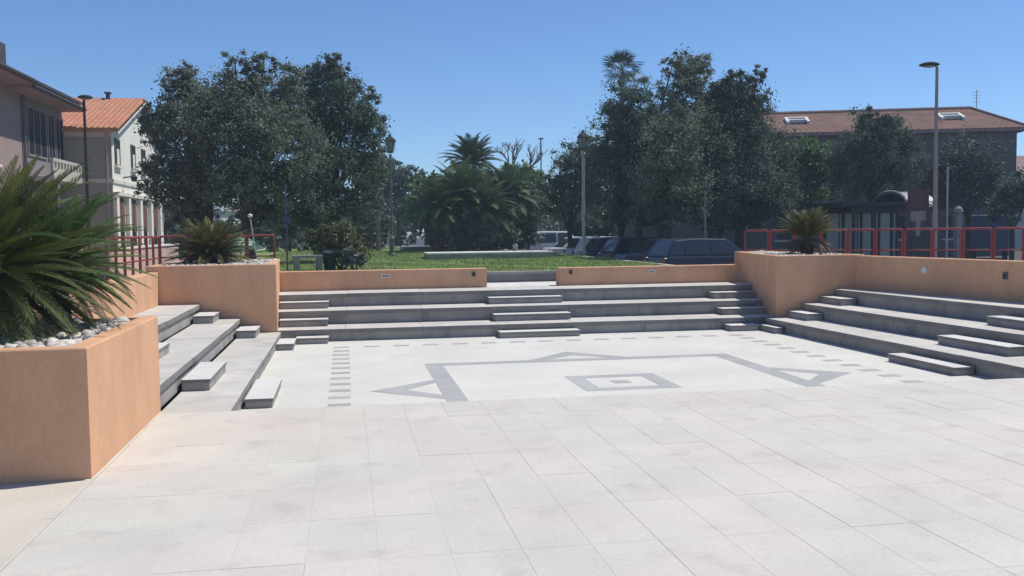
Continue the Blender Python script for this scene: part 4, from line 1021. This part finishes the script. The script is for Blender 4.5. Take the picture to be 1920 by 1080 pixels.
# ------------------------------------------------------------------ buildings
def window(root, p, u, w, h, frame, pane, name='window', sill=True, dep=.10, nrm=None, bars=1):
    """p: bottom centre on the wall, u: unit vector along the wall, nrm: outward"""
    u = Vector(u).normalized(); nrm = Vector(nrm).normalized(); a = math.atan2(u.y, u.x)
    o = bpy.data.objects.new(name, None); COL.objects.link(o)
    q = MB(); t = .07
    def bx(x0, x1, z0, z1, d0, d1, mb):
        P = [Vector(p)+u*x+nrm*d for x, d in ((x0, d0), (x1, d0), (x1, d1), (x0, d1))]
        pl_ = [(v.x, v.y) for v in P]
        if sum(pl_[i-1][0]*pl_[i][1]-pl_[i][0]*pl_[i-1][1] for i in range(4)) < 0: pl_.reverse()
        mb.prism(pl_, p[2]+z0, p[2]+z1)
    bpy.data.objects.remove(o)
    bx(-w/2, -w/2+t, 0, h, -.03, .04, q); bx(w/2-t, w/2, 0, h, -.03, .04, q); bx(-w/2+t, w/2-t, h-t, h, -.03, .04, q); bx(-w/2+t, w/2-t, 0, t, -.03, .04, q)
    for k in range(bars): x = -w/2+w*(k+1)/(bars+1); bx(x-.025, x+.025, t, h-t, -.02, .03, q)
    f = q.build(name, frame, root)
    q = MB(); bx(-w/2+t, w/2-t, t, h-t, -.02, .012, q); q.build('pane', pane, f)
    if sill: q = MB(); bx(-w/2-.1, w/2+.1, -.09, -.005, -.02, .14, q); q.build('sill', M['trim'], f)
    return f

def tile_roof(root, a, b_, c, d, mm, name='roof', pitch=.22, th=.14):
    """a->b eave, d->c ridge, barrel rows running from eave to ridge"""
    a, b_, c, d = map(Vector, (a, b_, c, d)); L_ = (b_-a).length; n = max(4, int(L_/pitch))*4
    nn = (b_-a).cross(d-a).normalized()
    if nn.z < 0: nn = -nn
    q = MB(); vs = []
    for j in range(3):
        s_ = j/2
        for i in range(n+1):
            t = i/n; pt = (a.lerp(b_, t)).lerp(d.lerp(c, t), s_)
            vs.append(pt+nn*(.035*abs(math.sin(math.pi*i/4))+.02))
    base = len(vs)
    for j in (0, 2):
        for i in range(n+1):
            t = i/n; vs.append((a.lerp(b_, t)).lerp(d.lerp(c, t), j/2)-nn*th)
    m_ = n+1; fs = []
    for j in range(2):
        for i in range(n): fs.append((j*m_+i, j*m_+i+1, (j+1)*m_+i+1, (j+1)*m_+i))
    for i in range(n):
        fs += [(base+i, base+i+1, i+1, i), (2*m_+i, 2*m_+i+1, base+m_+i+1, base+m_+i), (base+i+1, base+i, base+m_+i, base+m_+i+1)]
    fs += [(0, m_, 2*m_, base+m_, base), (m_-1, base+m_-1, base+2*m_-1, 3*m_-1, 2*m_-1)]
    q.add(vs, fs); return q.build(name, mm, root)

# white house with orange roof: gable end towards the square
def white_house():
    xf, y0, y1, ze, zr, zb = -9.6, 43.2, 54.4, 6.42, 8.3, STREET
    ym = (y0+y1)/2; xl = -20.0
    root = empty('white_house', (xf, y0, zb), label='white two storey house with orange tiled roof and a columned ground floor', cat='house'); root.location = (0, 0, 0)
    q = MB(); q.add([(xf, y0, zb-.3), (xf, y1, zb-.3), (xf, y1, ze), (xf, ym, zr-.05), (xf, y0, ze), (xl, y0, zb-.3), (xl, y1, zb-.3), (xl, y1, ze), (xl, ym, zr-.05), (xl, y0, ze)],
                    [(0, 1, 2, 3, 4), (9, 8, 7, 6, 5), (5, 0, 4, 9), (1, 6, 7, 2), (4, 3, 8, 9), (3, 2, 7, 8)]); q.build('wall', M['white_wall'], root)
    ov = .35
    rf = tile_roof(root, (xl-ov, y0-ov, ze-.02), (xf+ov, y0-ov, ze-.02), (xf+ov, ym, zr+.10), (xl-ov, ym, zr+.10), M['orange_tile'])
    tile_roof(root, (xf+ov, y1+ov, ze-.02), (xl-ov, y1+ov, ze-.02), (xl-ov, ym+.01, zr+.10), (xf+ov, ym+.01, zr+.10), M['orange_tile'])
    q = MB(); d = .42    # deep shaded soffit below the rake, plus white fascia
    for (ya, yb, za, zb_) in ((y0-ov, ym, ze-.18, zr-.06), (y1+ov, ym, ze-.18, zr-.06)):
        q.add([(xf+ov, ya, za-.10), (xf+ov, yb, zb_-.10), (xf+ov, yb, zb_+.10), (xf+ov, ya, za+.10), (xf+ov-.05, ya, za-.10), (xf+ov-.05, yb, zb_-.10), (xf+ov-.05, yb, zb_+.10), (xf+ov-.05, ya, za+.10)],
              [(0, 1, 2, 3), (7, 6, 5, 4), (0, 4, 5, 1), (3, 2, 6, 7)])
    q.build('fascia', M['trim'], root)
    q = MB(); q.box(xl, xf+.03, y0-.02, y0+.03, ze-.32, ze-.12); q.build('cornice', M['trim'], root)
    q = MB(); q.box(xf-.02, xf+.06, y0, y1, 4.18, 4.34); q.box(xl, xf+.06, y0-.06, y0-.001, 4.18, 4.34); q.build('string_course', M['trim'], root)
    for yy, w, zb_, h in ((44.15, .95, 4.95, 1.15), (47.3, .9, 4.95, 1.15), (49.6, .9, 4.95, 1.15), (52.4, .9, 4.95, 1.15)):
        f = window(root, (xf+.005, yy, zb_), (0, 1, 0), w, h, M['shutter'], M['win'], nrm=(1, 0, 0))
        q = MB(); q.box(xf+.03, xf+.05, yy-.2, yy+.25, zb_+.05, zb_+h*.62); q.build('blind', M['trim'], f)
    # portico openings with brown upper leaves between white columns
    for k, yy in enumerate((44.45, 46.9, 49.4, 51.9, 53.6)):
        q = MB(); w = 1.25 if k < 4 else .8
        q.box(xf+.004, xf+.02, yy-w/2, yy+w/2, zb, 3.6); o = q.build('opening', M['win'], root)
        q = MB(); q.box(xf+.021, xf+.05, yy-w/2, yy-.06, 2.3, 3.55); q.box(xf+.021, xf+.05, yy+.06, yy+w/2, 2.1, 3.45); q.build('door_leaf', M['door'], o)
    for yy in (43.35, 45.65, 48.15, 50.65, 53.0):
        q = MB(); q.box(xf+.01, xf+.16, yy-.22, yy+.22, zb-.1, 3.65, .02); q.build('column', M['white_wall'], root)
    q = MB(); q.box(xf+.01, xf+.20, y0, y1, 3.655, 3.80); q.build('beam', M['trim'], root)
    for yy in (45.2, 48.0):
        q = MB(); q.tube([(xf, yy, 4.5), (xf+.45, yy, 4.55)], .03, 6); w = q.build('wall_lantern', M['pole_dark'], root)
        q = MB(); q.lathe((xf+.45, yy, 4.32), [(.09, 0), (.16, .2), (.05, .3)], 8); q.build('shade', M['pole_dark'], w)
    q = MB(); q.box(-10.95, -10.8, 48.5, 48.7, zr-.1, zr+.32); q.box(-11.02, -10.73, 48.42, 48.78, zr+.321, zr+.37); q.build('chimney', M['eave'], root)
    # flank: beige layer, darker than the other white walls, and downpipe
    q = MB(); q.box(xl, xf-.004, y0-.02, y0-.001, zb, 4.17); q.box(xl, xf-.004, y0-.02, y0-.001, 4.345, ze-.33); q.build('flank_layer', M['flank'], root)
    q = MB(); q.tube([(xf-.18, y0-.07, zb), (xf-.18, y0-.07, ze-.1)], .05, 6); q.build('downpipe', M['pole_grey'], root)
white_house()

q = MB()
for k in range(9): q.box(-8.85, -8.6, 32.0+k*2.3+.006, 34.3+k*2.3-.006, -.1, 1.42, .01)
o = q.build('boundary_wall', M['low_pink'], label='sunlit low pinkish wall in front of the white house behind the red railing', cat='wall')
q = MB(); q.box(-8.90, -8.55, 31.98, 52.75, 1.421, 1.50, .01); q.build('coping', M['trim'], o)

def pink_building():
    xf = -11.5; xe = -10.55; zb = STREET; ya, yb, yc = 20.0, 38.2, 43.1; ze = 7.22
    root = empty('pink_building', (0, 0, 0), label='pink and grey two storey building with dark eaves and a glazed upper floor', cat='building')
    q = MB(); q.box(-22, xf, ya, yb, zb-.3, ze); q.build('wall', M['pink_wall'], root)
    q = MB(); q.box(-22, xf+.02, yb+.002, yc, zb-.3, ze-.05); q.build('wall', M['lilac_wall'], root)
    q = MB(); q.box(-23, xe, ya-.5, 36.3, ze+.002, ze+.15); q.build('eave', M['soffit'], root)
    q = MB(); q.box(-23, xe-.06, 36.31, yc+.02, ze-.13, ze+.0); q.build('eave', M['soffit'], root)
    tile_roof(root, (xe-.1, yc+.02, ze+.22), (xe-.1, ya-.5, ze+.22), (-17, ya-.5, ze+.72), (-17, yc+.02, ze+.72), M['eave'], th=.06)
    q = MB(); q.tube([(xe+.04, ya-.5, ze+.12), (xe+.04, 36.3, ze+.12)], .085, 8); q.tube([(xe-.02, 36.31, ze-.02), (xe-.02, yc+.02, ze-.02)], .07, 8); q.build('gutter', M['eave'], root)
    for y0, y1 in ((38.45, 40.75), (40.95, 41.85), (42.0, 43.05)):
        f = window(root, (xf+.03, (y0+y1)/2, 4.95), (0, 1, 0), y1-y0, 1.85, M['lilac_wall'], M['win'], nrm=(1, 0, 0), bars=1 if y1-y0 < 1.5 else 2, sill=False)
    q = MB(); q.box(xf+.03, -10.55, 38.3, 42.2, 4.05, 4.18); q.build('balcony_slab', M['grey_wall'], root)
    q = MB(); q.box(-10.68, -10.56, 38.3, 42.2, 4.19, 4.50); q.box(-10.68, -10.56, 38.3, 42.2, 4.74, 4.86)
    for k in range(10): q.box(-10.67, -10.57, 38.32+k*.42, 38.46+k*.42, 4.50, 4.74)
    q.build('balustrade', M['grey_wall'], root)
    for yy in (25, 29.5, 34.6): window(root, (xf+.005, yy, 4.4), (0, 1, 0), 1.3, 1.7, M['trim'], M['win'], nrm=(1, 0, 0))
    q = MB(); q.tube([(xf+.08, 38.0, zb), (xf+.08, 38.0, ze)], .06, 8); q.build('downpipe', M['pole_iron'], root)
    p = at(-2, 118, 33.5); q = MB(); q.box(p.x-.45, p.x+.12, 33.2, 33.8, p.z-.2, at(0, 80, 33.5).z); q.build('chimney', M['eave'], root)
pink_building()

def long_house():
    A = Vector((24.6, 54.3)); B = Vector((37.75, 50.0)); u = (B-A).normalized(); nrm = Vector((u.y, -u.x))   # towards the camera
    zb, ze, zr, dep = STREET, 7.42, 9.1, 9.5
    root = empty('long_house', (0, 0, 0), label='long dark walled house with a brown tiled roof and white roof lights', cat='house')
    P = lambda s_, d, z: Vector((*(A+u*s_-nrm*d), z)); L_ = (B-A).length
    q = MB(); q.add([P(-9, 0, zb-.3), P(L_, 0, zb-.3), P(L_, dep, zb-.3), P(-9, dep, zb-.3), P(-9, 0, ze), P(L_, 0, ze), P(L_, dep, ze), P(-9, dep, ze)],
                    [(0, 1, 5, 4), (1, 2, 6, 5), (2, 3, 7, 6), (3, 0, 4, 7), (4, 5, 6, 7)]); q.build('wall', M['dark_wall'], root)
    ov = .45
    rf = tile_roof(root, P(-9, -ov, ze), P(L_+ov, -ov, ze), P(L_-1.1, dep*.5, zr), P(-9, dep*.5, zr), M['brown_tile'], pitch=.34)
    tile_roof(root, P(L_+ov, dep+ov, ze), P(-9, dep+ov, ze), P(-9, dep*.5+.01, zr), P(L_-1.1, dep*.5+.01, zr), M['brown_tile'], pitch=.34)
    q = MB(); q.add([P(L_+ov, -ov, ze), P(L_+ov, dep+ov, ze), P(L_-1.1, dep*.5, zr), P(L_+ov, -ov, ze-.15), P(L_+ov, dep+ov, ze-.15)], [(0, 1, 2), (3, 4, 1, 0)]); q.build('hip_roof', M['brown_tile'], root)
    q = MB(); q.tube([P(L_+ov, -ov, ze+.08), P(L_-1.1, dep*.5, zr+.1)], .09, 6); q.tube([P(-9, dep*.5, zr+.1), P(L_-1.1, dep*.5, zr+.1)], .10, 6); q.build('ridge_cap', M['rose_tile'], root)
    q = MB(); q.add([P(-9, -ov-.08, ze-.16), P(L_+ov, -ov-.08, ze-.16), P(L_+ov, -ov-.08, ze-.02), P(-9, -ov-.08, ze-.02), P(-9, -ov+.04, ze-.16), P(L_+ov, -ov+.04, ze-.16), P(L_+ov, -ov+.04, ze-.02), P(-9, -ov+.04, ze-.02)],
                    [(0, 1, 2, 3), (4, 7, 6, 5), (0, 4, 5, 1), (3, 2, 6, 7)]); q.build('gutter', M['rose_tile'], root)
    # low roof lights framed in white
    slope = (zr-ze)/(dep*.5+ov)
    for s_, w in ((1.35, 1.35), (10.2, 1.35)):
        d = dep*.5*.42; z = ze+(d+ov)*slope; q = MB()
        for a0, a1, d0, d1 in ((0, w, d+.7, d+.86), (0, .16, d-.35, d+.7), (w-.16, w, d-.35, d+.7), (.16, w-.16, d+.10, d+.24)):
            vs = []
            for zz_ in (.02, .24):
                for (a_, d_) in ((a0, d0), (a1, d0), (a1, d1), (a0, d1)): v = P(s_+a_, d_, ze+(d_+ov)*slope+zz_); vs.append(v)
            q.add(vs, [(0, 3, 2, 1), (4, 5, 6, 7), (0, 1, 5, 4), (1, 2, 6, 5), (2, 3, 7, 6), (3, 0, 4, 7)])
        o = q.build('roof_light', M['trim'], root)
        vs = [P(s_+a_, d_, ze+(d_+ov)*slope+.10) for a_, d_ in ((.16, d-.3), (w-.16, d-.3), (w-.16, d+.7), (.16, d+.7))]
        MB().add(vs, [(0, 1, 2, 3)]).build('pane', M['win'], o)
    for s_ in (-6, -3, 1.0, 4.2, 7.4, 10.4, 12.4):
        for zb_ in (1.2, 4.5): window(root, P(s_, -.004, zb_), (u.x, u.y, 0), .95, 1.4, M['dark_wall'], M['win'], nrm=(nrm.x, nrm.y, 0))
    # aerial
    b_ = P(L_-.6, dep*.55, zr-.25); q = MB(); q.tube([b_, b_+Vector((0, 0, 1.5))], .025, 6)
    for k in range(4): q.tube([b_+Vector((-.32, 0, .75+k*.2)), b_+Vector((.32, 0, .75+k*.2))], .012, 5)
    q.build('aerial', M['pole_grey'], root)
    c = P(-.15, dep*.45, zr-.3); q = MB(); q.obox((c.x, c.y, zr+.25), (.6, .6, 1.3)); q.build('chimney', M['rose_tile'], root)
long_house()
def far_house():
    c = at(1935, 300, 62); root = empty('far_house', (0, 0, 0), label='small far house with a rose roof at the picture edge beyond the dark walled house', cat='house')
    zt, zm = at(1915, 285, 62).z, at(1915, 334, 62).z
    q = MB(); q.box(c.x-1.5, c.x+8, 62, 70, STREET-.2, zm); q.build('wall', M['grey_wall'], root)
    tile_roof(root, (c.x-1.9, 61.6, zm+.05), (c.x+8.4, 61.6, zm+.05), (c.x+8.4, 66, zt), (c.x-1.9, 66, zt), M['rose_tile'])
    window(root, (c.x-.6, 61.995, 3.0), (1, 0, 0), .9, 1.2, M['trim'], M['win'], nrm=(0, -1, 0))
far_house()
# white building glimpsed below the tree crowns
def white_shed():
    c = at(420, 405, 72); root = empty('white_building', (c.x, 72, STREET), math.radians(62), label='low white building glimpsed under the trees near the white house', cat='building')
    h_ = c.z-STREET+.35
    q = MB(); q.box(-.4, 2.6, 0, 1.6, -.2, h_); q.build('wall', M['white_wall'], root)
    q = MB(); q.box(-.6, 2.8, -.2, 1.8, h_+.003, h_+.15); q.build('roof', M['trim'], root)
    for k in range(2): q = MB(); q.box(.1+k*1.4, .9+k*1.4, -.02, .02, .9, 2.1); q.build('window', M['win'], root)
white_shed()
